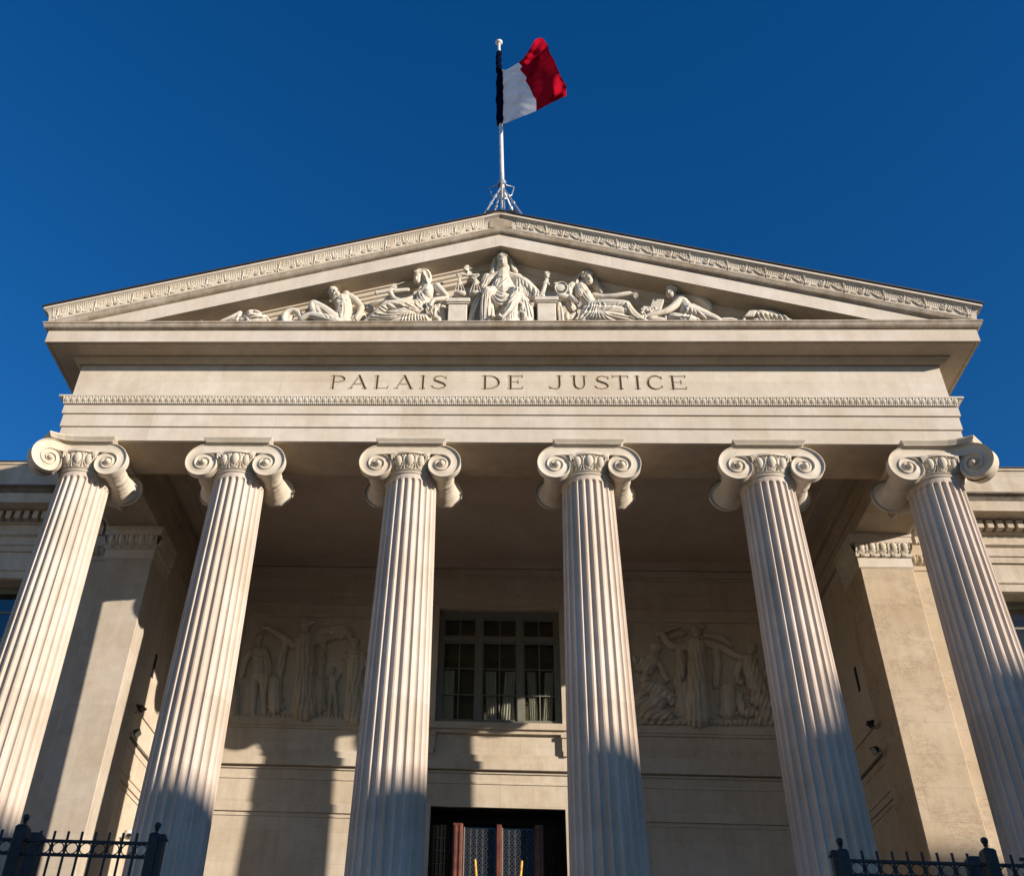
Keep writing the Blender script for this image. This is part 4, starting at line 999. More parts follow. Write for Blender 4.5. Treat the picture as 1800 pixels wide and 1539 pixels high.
f.folds([[(1085, 470), (1092, 590), (1085, 690)], [(1130, 500), (1150, 620), (1140, 730)], [(1178, 530), (1208, 650), (1195, 770)], [(1235, 575), (1265, 680), (1245, 775)], [(1290, 605), (1322, 690), (1300, 765)], [(1345, 620), (1362, 680), (1335, 745)], [(1050, 480), (1052, 590), (1050, 660)], [(1108, 560), (1120, 660), (1112, 760)], [(1160, 600), (1178, 690), (1168, 780)]], 13)
f.folds([[(655, 655), (740, 760), (838, 815), (950, 760), (1035, 655)], [(640, 680), (730, 795), (835, 862), (950, 808), (1050, 685)], [(690, 655), (770, 725), (850, 755), (935, 710), (1000, 655)], [(725, 650), (790, 690), (850, 705), (915, 685), (970, 650)]], 15)
f.folds([[(838, 872), (800, 930), (740, 1010)]], 34, h=-.06)
f.folds([[(570, 700), (553, 880), (556, 1060)], [(602, 700), (590, 880), (584, 1070)], [(655, 740), (640, 900), (645, 1060)], [(700, 790), (705, 900), (690, 1050)], [(625, 690), (612, 880), (612, 1060)]], 14)
f.folds([[(540, 735), (470, 880), (405, 1050)], [(520, 700), (440, 840), (365, 1010)], [(560, 760), (510, 900), (480, 1050)], [(500, 820), (455, 940), (430, 1060)]], 14)
f.folds([[(1000, 800), (930, 930), (825, 1060)], [(1085, 760), (1005, 940), (900, 1065)], [(905, 830), (850, 940), (770, 1040)]], 15)
f.folds([[(1125, 715), (1092, 820), (1140, 875), (1110, 955), (1165, 1000), (1160, 1070)]], 20, h=.04)
f.folds([[(985, 950), (978, 1075)], [(1015, 940), (1012, 1075)], [(1048, 930), (1050, 1075)], [(1082, 920), (1090, 1075)], [(1205, 800), (1250, 940), (1280, 1060)], [(1165, 770), (1200, 900), (1225, 1060)], [(955, 990), (945, 1075)]], 13)
f.ball(700, 1050, -.27, 60, 24, 60); f.ball(800, 1045, -.27, 55, 22, 60)
jus = f.done('statue', 'draped and veiled seated figure holding scales, tallest of the pediment sculptures, under the apex')
f = Fig((780, 430), 8.18, -0.90)
f.cap((200, 432, 0, 24), (345, 440, 0, 20), (488, 436, 0, 24)); f.cap((200, 432, 0, 26), (202, 436, 0, 26)); f.cap((486, 436, 0, 27), (490, 437, 0, 27))
f.cap((335, 445, 0, 20), (350, 400, 0, 16), (340, 370, 0, 12))
for cx, cy, tx, ty in ((232, 690, 225, 470), (455, 690, 460, 470)):
    f.ball(cx, cy+18, 0, 92, 36, 62)
    for dx in (-82, -30, 30, 78): f.cap((tx, ty, 0, 8), (cx+dx, cy, -.04 if abs(dx) < 50 else 0, 9))
    f.cap((tx-22, ty-8, 0, 12), (tx+22, ty-8, 0, 12))
f.done('scales', None, parent=jus, voxel=.010, smooth=1)
# pedestals
for k, (xa, xb, yt) in enumerate(((787.5, 821, 528), (944.5, 977, 526))):
    a, b_ = at(xa, 545, -.9)[0], at(xb, 545, -.9)[0]; zt = at(804, yt, -.9)[2]
    mb = MB(); mb.bbox(a, b_, -.92, -.42, 14.946, zt-.12, .012); mb.bbox(a-.03, b_+.03, -.95, -.42, zt-.12, zt-.09, .008); mb.bbox(a-.055, b_+.055, -.975, -.42, zt-.09, zt, .012)
    mb.bbox(a-.07, b_+.07, -.985, -.42, 14.947, 15.06, .012)
    tag(mb.build('stone_pedestal', ST_SCU), ('square carved stone pedestal left of the seated figure, under the scales', 'square carved stone pedestal right of the seated figure, under the raised hand')[k], 'pedestal', 'pedestals in the pediment')
# --- reclining woman with a sword
f = Fig((640, 460), 9.0, -0.75)
f.face(855, 250, -.06, 178, -.55); f.ball(925, 185, .0, 124, 80, 100); f.ball(960, 250, .03, 90, 75, 80)
f.cap((800, 160, -.12, 24), (880, 120, -.12, 30), (970, 130, -.08, 32), (1030, 200, -.03, 34), (1040, 290, 0, 32), (1000, 370, -.05, 30))
f.cap((900, 170, -.14, 22), (960, 200, -.12, 26), (985, 270, -.1, 26), (1020, 330, -.08, 24)); f.cap((940, 320, 0, 58), (990, 420, 0, 68))
f.cap((1010, 440, 0, 105), (965, 560, -.04, 122), (880, 690, -.05, 115)); f.ball(1000, 510, -.13, 76); f.ball(880, 520, -.10, 62)
f.cap((1150, 395, -.02, 72), (1240, 485, -.05, 62), (1325, 575, -.08, 48)); f.cap((1325, 580, -.08, 46), (1210, 590, -.15, 43), (1110, 600, -.2, 38))
f.cap((1100, 600, -.2, 38), (1055, 670, -.22, 34)); f.hand(1045, 690, -.23, 78, 255, 12)
f.cap((840, 550, 0, 54), (700, 600, -.08, 46), (570, 622, -.12, 44)); f.cap((570, 622, -.12, 44), (470, 580, -.13, 44), (415, 490, -.13, 40)); f.hand(455, 440, -.15, 76, 60, 10)
f.cap((870, 720, -.05, 128), (610, 700, -.15, 108), (350, 685, -.2, 74)); f.cap((345, 690, -.2, 78), (210, 820, -.15, 82), (60, 920, -.1, 46), (10, 945, -.1, 30))
f.cap((720, 830, -.12, 110), (420, 870, -.14, 105), (150, 930, -.1, 56)); f.cap((900, 800, -.10, 90), (600, 800, -.14, 90)); f.cap((980, 900, -.08, 90), (640, 960, -.1, 90), (200, 985, -.05, 56)); f.cap((1000, 960, -.05, 80), (600, 1010, -.05, 80))
f.cap((1240, 680, .08, 52), (1245, 880, .06, 60), (1245, 980, .06, 60)); f.cap((1110, 880, -.05, 60), (1180, 920, -.05, 50), (1180, 980, -.05, 50))
f.folds([[(330, 640), (440, 722), (560, 790), (690, 802)], [(370, 648), (480, 722), (620, 778)], [(425, 640), (600, 690), (760, 760), (860, 792)], [(640, 640), (740, 692), (845, 772)], [(225, 718), (330, 780), (480, 803), (620, 802)], [(150, 790), (320, 840), (520, 832), (650, 808)], [(100, 850), (300, 880), (560, 852)], [(60, 900), (300, 912), (540, 872)], [(800, 640), (850, 700), (930, 762)], [(270, 690), (400, 760), (540, 798)], [(520, 650), (680, 715), (800, 770)]], 16)
f.folds([[(640, 812), (590, 940)], [(678, 802), (640, 940)], [(718, 802), (700, 940)], [(758, 802), (750, 940)], [(800, 802), (802, 940)], [(842, 830), (862, 940)], [(882, 842), (905, 940)], [(922, 852), (962, 940)], [(960, 860), (1010, 935)]], 15)
f.folds([[(868, 480), (890, 560), (955, 645)], [(902, 470), (932, 560), (975, 622)], [(790, 555), (805, 610), (840, 650)], [(830, 530), (850, 600), (900, 660)], [(1060, 430), (1010, 440), (960, 430)]], 12)
f.folds([[(800, 150), (880, 112), (970, 122), (1032, 190), (1050, 275)], [(825, 185), (900, 160), (985, 182), (1012, 260), (1042, 315)], [(910, 140), (962, 215), (1000, 300), (1008, 372)], [(780, 180), (840, 140), (920, 130)], [(940, 180), (975, 250), (1000, 330)], [(860, 165), (920, 190), (950, 250)]], 13, h=.018)
f.folds([[(985, 650), (1010, 750), (1085, 845)], [(1040, 720), (1060, 780), (1095, 850)], [(1190, 680), (1170, 770), (1110, 850)], [(1130, 720), (1120, 780), (1105, 850)]], 13)
for a in ((985, 650), (1020, 660), (1170, 690), (1195, 680), (1130, 690)): f.cap((a[0], a[1], -.18, 18), ((a[0]+1095)/2-10, 770, -.2, 24), (1095, 845, -.17, 26))
f.cap((190, 498, -.17, 32), (300, 478, -.17, 26), (430, 445, -.17, 24)); f.cap((480, 462, -.13, 38), (690, 445, -.1, 36)); f.cap((400, 405, -.12, 9), (635, 318, -.1, 6)); f.cap((200, 470, -.15, 22), (200, 520, -.15, 22))
f.done('statue', 'reclining carved woman gripping a sword, left of the scales')
# --- seated man
f = Fig((380, 490), 6.43, -0.75)
f.face(1312, 128, -.07, 150, .7); f.ball(1275, 112, .0, 84, 64, 74); f.ball(1365, 165, -.10, 34, 28, 34)
for k in range(26): a = random.uniform(2.0, 5.2); rr_ = random.uniform(.3, .95); f.ball(1272+cos(a)*64*rr_, 108+sin(a)*56*rr_, -.10*(1-rr_*.8)-.02, 14)
f.cap((1320, 185, 0, 48), (1365, 245, 0, 60)); f.cap((1380, 235, 0, 62), (1480, 215, 0, 62)); f.cap((1430, 270, 0, 100), (1445, 350, -.03, 100), (1420, 470, -.04, 92))
f.ball(1390, 275, -.10, 52, 40, 46); f.ball(1475, 272, -.10, 52, 40, 46)
for k in range(3):
    for q in (0, 1): f.ball(1405+50*q, 345+32*k, -.13, 26, 14, 22)
f.cap((1470, 185, -.02, 48), (1560, 235, .0, 48), (1640, 325, .02, 42)); f.ball(1470, 175, -.03, 48, 36, 44); f.cap((1640, 325, .02, 42), (1618, 395, -.03, 36), (1585, 440, -.08, 28)); f.hand(1580, 455, -.1, 50, 235)
f.cap((1360, 470, -.1, 74), (1230, 360, -.16, 62), (1105, 280, -.22, 46)); f.cap((1085, 285, -.22, 44), (1090, 340, -.22, 44), (1150, 440, -.18, 42)); f.ball(1085, 290, -.24, 34, 40, 34)
f.cap((1360, 490, -.2, 66), (1190, 440, -.22, 56), (1060, 415, -.22, 42), (960, 455, -.2, 34)); f.cap((1130, 320, -.25, 22), (1185, 400, -.25, 22)); f.cap((1420, 500, -.05, 110), (1250, 520, -.05, 60), (1000, 510, -.05, 40))
f.cap((1560, 470, .0, 60), (1640, 430, .1, 60)); f.cap((1700, 320, .2, 52), (1740, 350, .2, 50))
f.folds([[(1435, 250), (1440, 330), (1432, 430)], [(1360, 330), (1390, 310), (1430, 305)], [(1445, 305), (1490, 308), (1520, 290)], [(1395, 440), (1380, 400), (1375, 360)], [(1345, 215), (1400, 235), (1450, 232)], [(1120, 300), (1190, 380), (1260, 440)], [(1180, 330), (1250, 400), (1300, 450)]], 11, h=-.016)
f.folds([[(1245, 75), (1295, 68), (1335, 88)], [(1235, 100), (1270, 90), (1310, 98)]], 9, h=.010)
f.done('statue', 'nude bearded seated man with one knee raised, looking right in the pediment')
f = Fig((380, 490), 6.43, -0.75)
f.cap((775, 520, -.1, 34), (765, 440, -.1, 36), (795, 385, -.1, 38), (870, 362, -.1, 38), (930, 390, -.1, 36), (955, 440, -.1, 30), (990, 480, -.1, 26)); f.cap((850, 430, -.05, 30), (800, 480, -.05, 34)); f.cap((700, 490, 0, 30), (720, 430, 0, 20)); f.cap((760, 505, 0, 40), (1000, 500, 0, 40))
f.done('carving', 'thick coiled serpent carving between the seated man and the left heap', 'carving')
f = Fig((380, 490), 6.43, -0.75)
f.cap((60, 475, -.1, 14), (180, 430, -.1, 24), (270, 385, -.1, 26)); f.cap((235, 470, -.1, 22), (265, 400, -.1, 24)); f.ball(420, 430, -.08, 112, 50, 80); f.cap((300, 480, -.05, 60), (560, 490, -.05, 50)); f.ball(540, 440, -.08, 40, 34, 40)
f.folds([[(310, 400), (370, 370), (430, 345)], [(330, 430), (400, 400), (540, 420)], [(350, 385), (420, 360), (500, 390)], [(360, 450), (430, 425), (560, 440)], [(400, 350), (470, 370), (530, 405)], [(300, 400), (340, 440), (370, 470)], [(420, 345), (450, 360), (470, 350)]], 17, -.26)
f.cap((280, 470, -.18, 20), (330, 460, -.2, 20), (370, 480, -.2, 18)); f.cap((600, 480, -.1, 20), (570, 440, -.1, 20))
f.done('carving', 'low crumpled drapery heap carved at the far left of the pediment group', 'carving')
# --- reclining woman with a mirror
f = Fig((960, 460), 9.0, -0.75)
f.face(665, 262, -.06, 180, .55); f.ball(640, 185, .0, 104, 66, 92); f.cap((580, 230, -.1, 30), (600, 170, -.12, 30), (670, 145, -.13, 28), (730, 180, -.1, 24)); f.cap((590, 200, -.12, 24), (640, 165, -.15, 22), (715, 175, -.13, 18))
f.cap((610, 150, .03, 56), (520, 240, .02, 46), (450, 310, .03, 36)); f.cap((500, 300, -.03, 26), (470, 340, -.05, 24)); f.cap((720, 170, .06, 70), (770, 340, .10, 72), (860, 480, .10, 56))
f.cap((590, 330, 0, 58), (575, 410, 0, 66)); f.cap((545, 430, 0, 112), (600, 540, -.03, 120), (690, 660, -.03, 108)); f.ball(530, 500, -.12, 70); f.ball(650, 510, -.11, 62)
f.cap((410, 385, 0, 74), (355, 460, -.03, 68), (385, 560, -.08, 52)); f.cap((385, 560, -.1, 48), (450, 620, -.15, 44)); f.hand(490, 645, -.18, 76, 318)
f.ball(240, 410, -.12, 104, 70, 26); f.cap((135, 345, -.12, 20), (160, 340, -.12, 20)); f.ball(262, 575, -.06, 138, 46, 90); f.cap((180, 520, -.1, 16), (300, 520, -.1, 16))
f.cap([240+100*cos(t) for t in (0,)][0:1] and (340, 410, -.16, 11), (310, 480, -.16, 11), (240, 505, -.16, 11), (170, 480, -.16, 11), (140, 410, -.16, 11), (170, 345, -.16, 11), (240, 318, -.16, 11), (310, 345, -.16, 11), (340, 410, -.16, 11))
f.cap((760, 540, -.03, 58), (880, 562, -.05, 54), (1050, 548, -.1, 46), (1200, 522, -.12, 43), (1320, 500, -.12, 36)); f.hand(1370, 512, -.13, 80, -28)
f.cap((700, 730, -.05, 118), (950, 690, -.15, 102), (1230, 685, -.2, 82)); f.cap((1265, 690, -.2, 78), (1360, 810, -.18, 70), (1510, 905, -.15, 42), (1600, 945, -.12, 30))
f.cap((620, 870, -.08, 100), (900, 890, -.12, 118), (1200, 910, -.12, 88), (1450, 940, -.1, 46)); f.cap((560, 960, -.05, 80), (900, 1010, -.05, 90), (1400, 1000, -.05, 50)); f.cap((380, 900, -.02, 60), (460, 840, -.02, 50))
f.cap((720, 780, -.10, 110), (980, 790, -.13, 110), (1200, 800, -.15, 95)); f.cap((640, 780, -.08, 90), (580, 930, -.08, 80)); f.cap((205, 680, .0, 48), (240, 880, -.04, 52), (245, 980, -.04, 52)); f.folds([[(190, 690), (200, 800), (215, 960)], [(225, 680), (250, 800), (262, 960)], [(430, 640), (400, 720), (440, 790)]], 12); f.cap((330, 820, -.06, 34), (330, 900, -.06, 40)); f.cap((350, 640, .05, 80), (420, 760, .05, 80))
f.folds([[(730, 640, -.2), (700, 770, -.22), (560, 935, -.2)], [(770, 640, -.2), (735, 800, -.24), (650, 950, -.22)], [(690, 660, -.18), (610, 800, -.2), (500, 930, -.16)], [(810, 650, -.22), (770, 790, -.25), (700, 960, -.23)], [(830, 640, -.22), (850, 690, -.26), (800, 730, -.26)],
         [(900, 630, -.24), (930, 700, -.28), (870, 745, -.27)], [(1100, 660, -.28), (1010, 750, -.29), (850, 770, -.26)], [(1180, 620, -.28), (1090, 700, -.31), (940, 770, -.28)], [(1260, 640, -.28), (1290, 700, -.3), (1230, 690, -.3)],
         [(880, 780, -.27), (1080, 830, -.28), (1420, 900, -.22)], [(900, 800, -.27), (1080, 870, -.28), (1400, 930, -.22)], [(870, 800, -.27), (980, 890, -.28), (1150, 950, -.24)], [(850, 800, -.27), (930, 900, -.28), (1010, 960, -.25)], [(820, 790, -.27), (850, 880, -.29), (900, 960, -.26)], [(790, 790, -.27), (800, 880, -.29), (800, 960, -.26)], [(1300, 720, -.28), (1370, 830, -.26), (1480, 900, -.22)], [(1240, 720, -.29), (1300, 850, -.28), (1430, 920, -.22)]], 15)
f.folds([[(470, 400), (500, 480), (560, 560), (640, 645)], [(502, 390), (542, 470), (600, 560), (682, 642)], [(540, 400), (592, 480), (645, 560), (705, 622)], [(448, 440), (470, 520), (530, 605)], [(428, 480), (450, 560), (500, 640)], [(485, 395), (520, 478), (580, 560)]], 11)
f.folds([[(882, 508), (800, 560), (760, 612)], [(842, 508), (780, 550), (740, 602)], [(905, 528), (845, 580), (812, 622)], [(800, 505), (750, 545)]], 10)
f.folds([[(400, 350), (400, 430), (420, 505)], [(442, 360), (432, 440), (450, 500)], [(368, 380), (368, 450), (380, 520)], [(340, 400), (335, 460)]], 11)
f.folds([[(580, 235), (602, 170), (670, 140), (732, 172)], [(600, 215), (642, 175), (712, 165)], [(590, 250), (615, 195), (680, 158)], [(622, 140), (520, 240), (432, 312)], [(600, 160), (500, 270), (468, 322)], [(640, 130), (560, 200)], [(745, 200), (800, 340), (870, 480)], [(770, 250), (840, 400)]], 12, h=.017)
f.done('statue', 'veiled reclining carved woman holding a round mirror and stretching out one arm')
# --- kneeling woman with a book
f = Fig((1120, 490), 6.0, -0.75)
f.face(362, 127, -.07, 132, -.7); f.ball(402, 112, .0, 68, 50, 58)
for k in range(5): f.folds([[(380+12*k, 75+5*k), (410+8*k, 110+6*k), (430+2*k, 150)]], 9, -.1)
f.cap((385, 175, 0, 36), (420, 220, 0, 44)); f.cap((455, 225, 0, 62), (510, 290, -.02, 66), (570, 370, -.02, 60)); f.cap((450, 235, -.05, 46), (360, 310, -.1, 40), (285, 350, -.12, 34))
f.cap((285, 350, -.12, 33), (180, 372, -.14, 28), (110, 388, -.14, 23)); f.hand(90, 392, -.15, 48, 195)
f.cap((480, 180, .06, 38), (620, 205, .06, 52), (735, 265, .06, 46), (768, 318, .06, 30)); f.cap((540, 340, -.1, 84), (650, 365, -.12, 56), (790, 405, -.12, 42), (870, 440, -.1, 30)); f.cap((380, 420, -.06, 66), (560, 450, -.06, 70), (640, 470, -.05, 50))
f.cap((900, 435, -.1, 24), (990, 432, -.1, 24), (1075, 445, -.1, 15)); f.cap((850, 470, -.05, 30), (1000, 470, -.05, 24)); f.cap((580, 300, -.12, 44), (700, 350, -.14, 36), (800, 400, -.14, 28))
f.folds([[(560, 300, -.14), (580, 360, -.18), (540, 440, -.16)], [(540, 310, -.14), (500, 380, -.17), (430, 430, -.14)], [(590, 320, -.15), (640, 390, -.18), (640, 460, -.14)], [(620, 330, -.16), (700, 390, -.18), (760, 450, -.15)], [(430, 320, -.12), (480, 335, -.14), (540, 300, -.13)], [(560, 210, .0), (640, 250, -.02), (720, 320, .0)], [(600, 195, .0), (700, 230, -.02), (760, 290, .0)], [(360, 390, -.1), (450, 400, -.14), (560, 400, -.14)]], 12)
for k in range(30): f.ball(random.uniform(40, 200), random.uniform(300, 370), -.1, random.uniform(9, 15))
P = [f.p(x, y, d) for x, y, d in ((165, 215, -.02), (283, 212, -.05), (245, 330, -.14), (120, 335, -.10))]
n_ = np.cross(P[1]-P[0], P[3]-P[0]); n_ /= np.linalg.norm(n_); n_ *= -1 if n_[1] > 0 else 1
f.mb.add(P+[p-n_*.07 for p in P], [(0, 1, 2, 3), (7, 6, 5, 4), (0, 4, 5, 1), (1, 5, 6, 2), (2, 6, 7, 3), (3, 7, 4, 0)])
f.cap((300, 400, -.1, 14), (300, 450, -.1, 14)); f.cap((150, 430, -.08, 40), (260, 440, -.08, 36)); f.cap((60, 470, -.05, 30), (300, 480, -.05, 40))
f.done('statue', 'kneeling carved woman leaning over an open book, right part of the pediment')
f = Fig((1120, 490), 6.0, -0.75)
f.ball(1300, 400, -.05, 100, 48, 80); f.cap((1220, 370, -.05, 46), (1400, 385, -.05, 56), (1560, 430, -.05, 40), (1640, 455, -.05, 22)); f.cap((1250, 460, -.05, 50), (1500, 480, -.05, 40))
for k in range(5): f.cap((1190+14*k, 345, -.16, 14), (1165+16*k, 375, -.2, 15), (1140+20*k, 395, -.2, 12))
f.folds([[(1260+45*k, 345+8*k, -.16), (1290+45*k, 400, -.22), (1310+48*k, 455, -.2)] for k in range(7)], 14)
f.cap((1140, 400, -.15, 20), (1120, 440, -.15, 18))
f.done('carving', 'ribbed low carved heap at the far right of the pediment group', 'carving')

# --- reliefs on the back wall of the porch
def relief(off, sc, prims, wv):
    f = Fig(off, sc, 5.965, 1/78.5, .55)
    prims(f); me = f.done('relief_panel', None, parent=COURT, voxel=.013, mat=ST_WAL, smooth=1, waves=wv)
def stand(f, x, yt, yb, k, nude=False):
    """standing figure between head top yt and feet yb"""
    h = yb-yt; f.face(x, yt+.07*h, -.12, .11*h); f.ball(x, yt+.05*h, -.08, .06*h, .05*h, .06*h)
    f.cap((x, yt+.12*h, -.1, .03*h), (x, yt+.18*h, -.1, .04*h)); f.cap((x-.085*h, yt+.20*h, -.08, .04*h), (x+.085*h, yt+.20*h, -.08, .04*h))
    f.cap((x, yt+.24*h, -.1, .085*h), (x, yt+.42*h, -.1, .075*h), (x, yt+.52*h, -.1, .085*h))
    if nude:
        for q in (-1, 1): f.cap((x+q*.05*h, yt+.52*h, -.1, .06*h), (x+q*.06*h, yt+.73*h, -.1, .045*h), (x+q*.07*h, yt+.98*h, -.1, .028*h))
    else:
        f.cap((x, yt+.22*h, -.08, .10*h), (x, yt+.5*h, -.1, .105*h), (x, yt+.75*h, -.1, .125*h), (x, yt+.97*h, -.1, .145*h))
        for q in np.linspace(-1, 1, 6): f.folds([[(x+q*.06*h, yt+.45*h, -.2), (x+q*.09*h, yt+.7*h, -.24), (x+q*.12*h, yt+.98*h, -.24)]], .014*h)
    return f
def stele(f, x0, x1, yt, yb):
    f.cap(((x0+x1)/2, yt+(x1-x0)*.5, -.05, (x1-x0)*.5), ((x0+x1)/2, yb, -.05, (x1-x0)*.5)); f.cap((x0-15, yb, -.06, 20), (x1+15, yb, -.06, 20)); f.cap((x0-15, yb-90, -.06, 10), (x1+15, yb-90, -.06, 10))
def rl(f):
    stand(f, 330, 320, 1170, 1, True); f.cap((235, 520, -.1, 45), (170, 640, -.12, 40), (150, 760, -.12, 32)); f.cap((400, 530, -.1, 50), (430, 700, -.12, 42), (385, 960, -.12, 28)); f.folds([[(250, 520, -.2), (330, 580, -.24), (420, 560, -.2)], [(400, 560, -.2), (420, 760, -.22), (390, 950, -.2)]], 18)
    stand(f, 820, 190, 1150, 1); f.cap((700, 440, -.1, 50), (560, 340, -.12, 42), (440, 265, -.14, 34), (370, 255, -.14, 20)); f.cap((900, 420, -.1, 45), (1000, 380, -.1, 60), (1080, 360, -.1, 40))
    for a in range(9): t = radians(20+17.5*a); f.cap((825+60*cos(t), 235-50*sin(t), -.1, 13), (825+105*cos(t), 225-80*sin(t), -.1, 8))
    f.cap((900, 360, -.05, 34), (1000, 330, -.06, 60), (1120, 310, -.07, 82), (1230, 310, -.07, 80), (1280, 340, -.06, 50)); f.folds([[(900, 330), (1080, 240), (1250, 240), (1325, 300), (1300, 380), (1180, 430), (1060, 440)], [(1080, 400), (1180, 320), (1280, 280)], [(1060, 380), (1150, 300), (1240, 260)]], 15)
    f.cap((610, 440, -.08, 40), (570, 600, -.08, 46), (560, 760, -.05, 40)); f.cap((1010, 420, -.05, 40), (1000, 600, -.05, 44), (980, 800, -.05, 30))
    stele(f, 430, 580, 750, 1100); stele(f, 885, 1035, 770, 1110); stand(f, 1110, 670, 1190, 1, True); f.cap((1150, 800, -.12, 20), (1190, 740, -.12, 16))
    stand(f, 1345, 370, 1200, 1); f.cap((1250, 560, -.15, 40), (1320, 650, -.18, 36), (1420, 690, -.16, 30)); f.cap((1420, 540, -.1, 44), (1440, 650, -.12, 40)); f.cap((60, 900, -.03, 70), (60, 1150, -.03, 70)); f.cap((0, 1200, -.02, 30), (1430, 1215, -.02, 30))
relief((400, 1060), 6.0, rl, [(820, 800, 160, 92, .11, .035), (1345, 950, 120, 88, .10, .035), (1110, 950, 60, 80, .3, .004), (330, 800, 120, 90, .3, .004), (500, 950, 60, 90, .3, .002), (960, 950, 60, 90, .3, .002), (1150, 330, 160, 10, .10, .03), (450, 300, 150, 30, .2, .004)])
def rr2(f):
    stand(f, 815, 225, 1140, 1); f.cap((700, 440, -.1, 44), (560, 420, -.12, 42), (470, 300, -.14, 32)); f.cap((430, 310, -.14, 26), (560, 250, -.14, 22), (660, 225, -.14, 14)); f.cap((900, 400, -.08, 40), (1060, 440, -.1, 46), (1180, 510, -.12, 36), (1300, 535, -.12, 24))
    for a in range(9): t = radians(20+17.5*a); f.cap((815+55*cos(t), 265-45*sin(t), -.1, 12), (815+95*cos(t), 255-70*sin(t), -.1, 8))
    f.cap((640, 480, -.08, 44), (660, 640, -.08, 46), (620, 800, -.05, 36)); f.cap((1000, 480, -.06, 44), (1020, 640, -.06, 46), (1000, 820, -.05, 30)); f.cap((900, 320, -.02, 34), (1060, 350, -.02, 40), (1150, 420, -.02, 30)); f.cap((560, 330, -.02, 40), (680, 300, -.02, 40))
    stele(f, 600, 745, 770, 1090); stele(f, 1045, 1195, 775, 1090)
    f.face(410, 460, -.12, 90, -.4); f.ball(415, 440, -.08, 58, 46, 50); f.cap((380, 540, -.1, 70), (330, 650, -.1, 66)); f.cap((280, 560, -.14, 30), (240, 660, -.14, 28), (200, 540, -.14, 24)); f.cap((430, 580, -.1, 34), (520, 760, -.1, 26))
    f.face(300, 760, -.12, 90, -.2); f.ball(300, 745, -.08, 52, 44, 50); f.cap((330, 840, -.1, 70), (440, 870, -.12, 90), (540, 930, -.12, 60)); f.cap((280, 900, -.1, 60), (250, 980, -.1, 60), (360, 1000, -.12, 60)); f.cap((420, 980, -.12, 90), (300, 1100, -.1, 60), (520, 1110, -.1, 60)); f.cap((430, 830, -.15, 34), (570, 900, -.15, 28), (560, 990, -.15, 24))
    f.face(1345, 450, -.12, 95, -.3); f.ball(1360, 430, -.08, 58, 48, 52); f.cap((1330, 570, -.1, 70), (1370, 720, -.1, 90), (1420, 880, -.1, 100)); f.cap((1250, 590, -.12, 40), (1200, 700, -.12, 36), (1240, 780, -.14, 30)); f.cap((1450, 580, -.1, 40), (1480, 720, -.1, 36))
    f.folds([[(1280, 640, -.2), (1330, 780, -.24), (1400, 960, -.2)], [(1340, 640, -.2), (1400, 780, -.24), (1470, 960, -.2)], [(1250, 800, -.2), (1370, 860, -.24), (1480, 850, -.2)]], 16)
    f.face(1235, 900, -.12, 70); f.cap((1240, 960, -.1, 40), (1280, 1080, -.12, 44), (1390, 1080, -.12, 40), (1440, 1160, -.12, 22)); f.cap((1500, 1100, -.1, 70), (1540, 1120, -.1, 60)); f.cap((200, 1175, -.02, 30), (1570, 1180, -.02, 30)); f.cap((1420, 960, -.08, 80), (1530, 1000, -.08, 60))
relief((1080, 1060), 5.625, rr2, [(815, 850, 150, 92, .11, .035), (1400, 800, 130, 70, .10, .035), (420, 950, 130, 40, .11, .03), (670, 950, 60, 90, .3, .002), (1120, 950, 60, 90, .3, .002), (1100, 450, 130, 0, .3, .004), (500, 350, 130, 0, .3, .004)])

# ------------------------------------------------------------------ flag and pole
YP = -0.5
pole = thing('flagpole', 'white flagpole with a disc cap on a braced foot above the pediment apex', 'flagpole')
pt, pb = at(877, 76, YP), at(884, 372, YP); pb2 = pb+(pb-pt)*(pb[2]-17.95)/(pt[2]-pb[2])
mb = MB(); mb.tube([pb2, pb, (pb+pt)/2, pt], [.050, .050, .046, .038], 14); mb.build('mast', STEEL, pole, sharp=50)
mb = MB(); mb.lathe([(.03, -.04), (.055, -.03), (.090, .0), (.096, .03), (.082, .055), (.02, .065)], pt, 20); mb.build('cap', STEEL, pole, sharp=50)
rg = at(882, 323, YP)
mb = MB(); mb.lathe([(.065, -.06), (.10, -.06), (.10, .05), (.065, .05)], rg, 16); 
for a in (0.4, 2.7, 4.7): mb.tube([rg+np.array((cos(a)*.08, sin(a)*.08, 0)), rg+np.array((cos(a)*.30, sin(a)*.30, .02)), rg+np.array((cos(a)*.24, sin(a)*.24, -.28)), rg+np.array((cos(a)*.06, sin(a)*.06, -.5))], .017, 6)
mb.build('clamp', GALV, pole)
for px, py, y in ((851, 377, -.75), (912, 370, -.75), (869, 373, -.25), (899, 367, -.25)):
    e = at(px, py, y); st = rg+np.array((0, 0, -.08)); e2 = st+(e-st)*((st[2]-17.9)/(st[2]-e[2])); d = (e2-st)
    mb = MB(); mb.tube([st, e2], .022, 8)
    for t in (.25, .42): mb.tube([st+d*t-d*.008, st+d*t+d*.008], .04, 8)
    mb.build('strut', GALV, pole)
fl = MB(); o, sc = (850, 50), 8.55
def fp(x, y, d): return at(o[0]+x/sc, o[1]+y/sc, YP-.06+d)
def spl(P, n):
    P = np.array(P, float); s_ = np.concatenate([[0], np.cumsum(np.linalg.norm(np.diff(P, axis=0), axis=1))]); t = np.linspace(0, s_[-1], n)
    return np.stack([np.interp(t, s_, P[:, k]) for k in range(P.shape[1])], 1)
